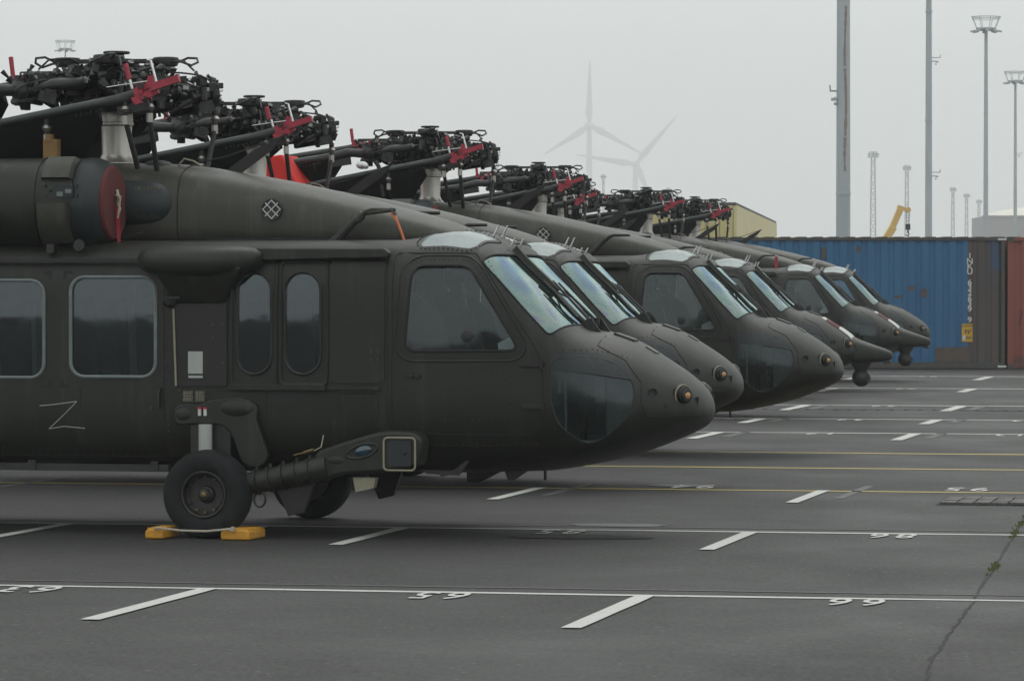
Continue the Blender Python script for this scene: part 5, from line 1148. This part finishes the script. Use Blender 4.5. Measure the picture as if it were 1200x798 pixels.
lattice(1116.5, 224, 4.5, 1326, 'lattice tower just right of the second thick mast')
lattice(1132.5, 231, 4.5, 1462, 'thin hazy lattice tower midway between the second and third masts')
lattice(1147, 238, 4.2, 1581, 'hazy lattice tower just left of the third mast')
lattice(707, 209, 3.5, 1360, 'hazy lamp tower right of the tall wind turbine, above the rotor heads')
lattice(783, 224, 3.5, 1530, 'small hazy lamp tower right of the second wind turbine')
lattice(583, 184, 3.0, 1360, 'hazy lamp tower showing just right of the third rotor head')
# crane boom
M['crane'] = pmat('crane_yellow', (.55, .36, .11), .55, 0, (.62, .42, .15), 2)
d = 190; kk = d/4654; base = F_(1010, 337, d); cr_ = empty('mobile_crane', (base.x, d, 0)); tag(cr_, 'yellow telescopic crane boom with hook block rising behind the blue container', 'crane')
b0 = F_(1020, 310, d) - Vector((base.x, d, 0)); b1 = F_(1043, 272, d) - Vector((base.x, d, 0)); b2 = F_(1055, 245, d) - Vector((base.x, d, 0))
MB().obox((b0 + b1)/2, b1 - b0, (b1 - b0).length + .6, .5, .36).build('boom_section', M['crane'], cr_, 0, .05)
MB().obox((b1 + b2)/2, b2 - b1, (b2 - b1).length, .42, .30).build('boom_section', M['crane'], cr_, 0, .05)
MB().obox(b2 + Vector((.12, 0, .02)), (1, 0, -.35), .55, .35, .16).cyl(b2 + Vector((.36, -.2, -.05)), b2 + Vector((.36, .2, -.05)), .13, 12).build('boom_head', M['crane'], cr_, 0)
hk = b2 + Vector((.36, 0, 0)); r_ = MB()
for s_ in (-.08, .08): r_.cyl(hk + Vector((s_, 0, -.1)), hk + Vector((s_*.7, 0, -.72)), .014, 5)
r_.build('hoist_rope', M['black'], cr_, 0)
MB().box(hk + Vector((-.11, -.08, -1.0)), hk + Vector((.11, .08, -.72))).cyl(hk + Vector((0, 0, -1.0)), hk + Vector((0, 0, -1.15)), .04, 8).build('hook_block', M['black'], cr_, 0, .02)
MB().tube([hk + Vector(q_) for q_ in ((0, 0, -1.1), (.06, 0, -1.2), (0, 0, -1.3), (-.08, 0, -1.25))], .03, 6).build('hook', M['black'], cr_, 0)
MB().box((-2.2, -1.2, .9), (2.2, 1.2, 1.5)).box((-1.0, -.7, 1.5), (.7, .7, 2.4)).build('crane_chassis', M['crane'], cr_, 0, .05)
for s_ in (-1.5, -.5, .9, 1.7): MB().lathe([(-.2, .5), (.2, .5)], (s_, -1.05, .5), (0, 1, 0), 20).lathe([(-.2, .5), (.2, .5)], (s_, 1.05, .5), (0, 1, 0), 20).build('crane_wheel', M['rubber'], cr_, 0)
# arched storage building with pale tented roof
M['stone'] = pmat('grey_concrete', (.25, .25, .25), .8, 0, (.31, .31, .31), .3); M['paleroof'] = pmat('pale_roof_membrane', (.62, .60, .52), .7, 0, (.70, .68, .60), .3)
d = 900; kk = d/4654; q = F_(1215, 337.5, d); bd = empty('storage_building', (q.x, d + 12, 0)); tag(bd, 'hazy grey storage hall with wide arches and a pale tented roof at the right edge', 'building')
zt = CAM_H + (337.5 - 254)*kk; W_ = 12
for k in range(2):
    xc = -W_*.5 + k*W_*1.0; pts = [(xc - W_*.5, 0), (xc - W_*.5, zt), (xc + W_*.5, zt), (xc + W_*.5, 0), (xc + W_*.36, 0)] + [(xc + W_*.36*math.cos(a), 9.0 + W_*.34*math.sin(a)) for a in np.linspace(0, math.pi, 15)] + [(xc - W_*.36, 0)]
    MB().prism(pts, -12, -11.2).build('arched_wall', M['stone'], bd, 0)
    MB().box((xc - W_*.4, -11.2, 0), (xc + W_*.4, -11.0, zt - .6)).build('arch_infill', M['paleroof'], bd, 0)
MB().box((-W_ - .3, -12.2, zt - .15), (W_ + .3, -11.0, zt + .25)).build('cornice', M['stone'], bd, 0)
MB().box((-W_, -11, 0), (-W_ + .4, 12, zt)).box((W_ - .4, -11, 0), (W_, 12, zt)).box((-W_ + .4, 11.6, 0), (W_ - .4, 12, zt)).build('side_walls', M['stone'], bd, 0)
MB().loft([[(x*s_, y*s_, z) for x, y in [(W_*math.cos(a), 11*math.sin(a)) for a in np.linspace(0, 2*math.pi, 33)[:-1]]] for z, s_ in ((zt + .25, .97), (zt + 1.0, .80), (zt + 1.7, .52), (zt + 2.2, .22), (zt + 2.5, .05))]).build('tented_roof', M['paleroof'], bd)
# wind turbines
M['turb'] = pmat('turbine_white', (.42, .43, .44), .6, 0, (.46, .47, .48), .02)
def turbine(px, py, d, tips, label):
    hubp = F_(px, py, d); root = empty('wind_turbine', (hubp.x, d, 0)); hz = hubp.z
    MB().tube([(0, 0, 0), (0, 0, hz*.6), (0, 0, hz - 2)], [5.2, 4.2, 3.0], 20).build('tower', M['turb'], root)
    MB().obox((0, .5, hz + .5), (.35, 1, 0), 18, 7, 7).build('nacelle', M['turb'], root, 0, .8)
    hc = Vector((.0, -11, hz)); MB().sphere(hc, 4.0, 16, 10).build('hub', M['turb'], root)
    for (tx, ty) in tips:
        tp = F_(tx, ty, d) - Vector((hubp.x, d, 0)); tp.y = -11; dr_ = (tp - hc); L = dr_.length; dr_.normalize(); sd = Vector((-dr_.z, 0, dr_.x)); rg = []
        for t_, c_, off in ((0, 2.0, 0), (.06, 2.2, 0), (.18, 4.4, .6), (.35, 3.4, .4), (.7, 2.0, .2), (.95, 1.0, 0), (1, .3, 0)):
            o_ = hc + dr_*(L*t_) + sd*off; rg.append([tuple(o_ + sd*(c_*math.cos(a)) + Vector((0, 1, 0))*(min(c_, 1.1)*.45*math.sin(a))) for a in np.linspace(0, 2*math.pi, 13)[:-1]])
        MB().loft(rg).build('turbine_blade', M['turb'], root)
    tag(root, label, 'wind turbine', 'wind turbines fading into the haze')
turbine(690.5, 148, 4900, ((691, 72), (637, 182), (752, 181)), 'taller wind turbine with one blade pointing straight up')
turbine(744.5, 193, 5000, ((794, 135), (674, 182), (763, 236)), 'lower wind turbine to the right with a blade reaching up to the right')

# ================================================================== haze
hz = MB().box((-5500, -260, -1.0), (5500, 5600, 310)).build('haze', None, None, 0); hz['kind'] = 'stuff'
tag(hz, 'thin grey sea haze lying over the whole port', 'haze')
m = bpy.data.materials.new('haze_air'); m.use_nodes = True; t = m.node_tree; t.nodes.remove(t.nodes['Principled BSDF'])
pv = t.nodes.new('ShaderNodeVolumePrincipled'); pv.inputs['Color'].default_value = (.985, 1.0, 1.0, 1); pv.inputs['Density'].default_value = .0004; pv.inputs['Anisotropy'].default_value = .0
t.links.new(pv.outputs[0], t.nodes['Material Output'].inputs['Volume']); hz.data.materials.clear(); hz.data.materials.append(m); m.cycles.homogeneous_volume = True if hasattr(m.cycles, 'homogeneous_volume') else None
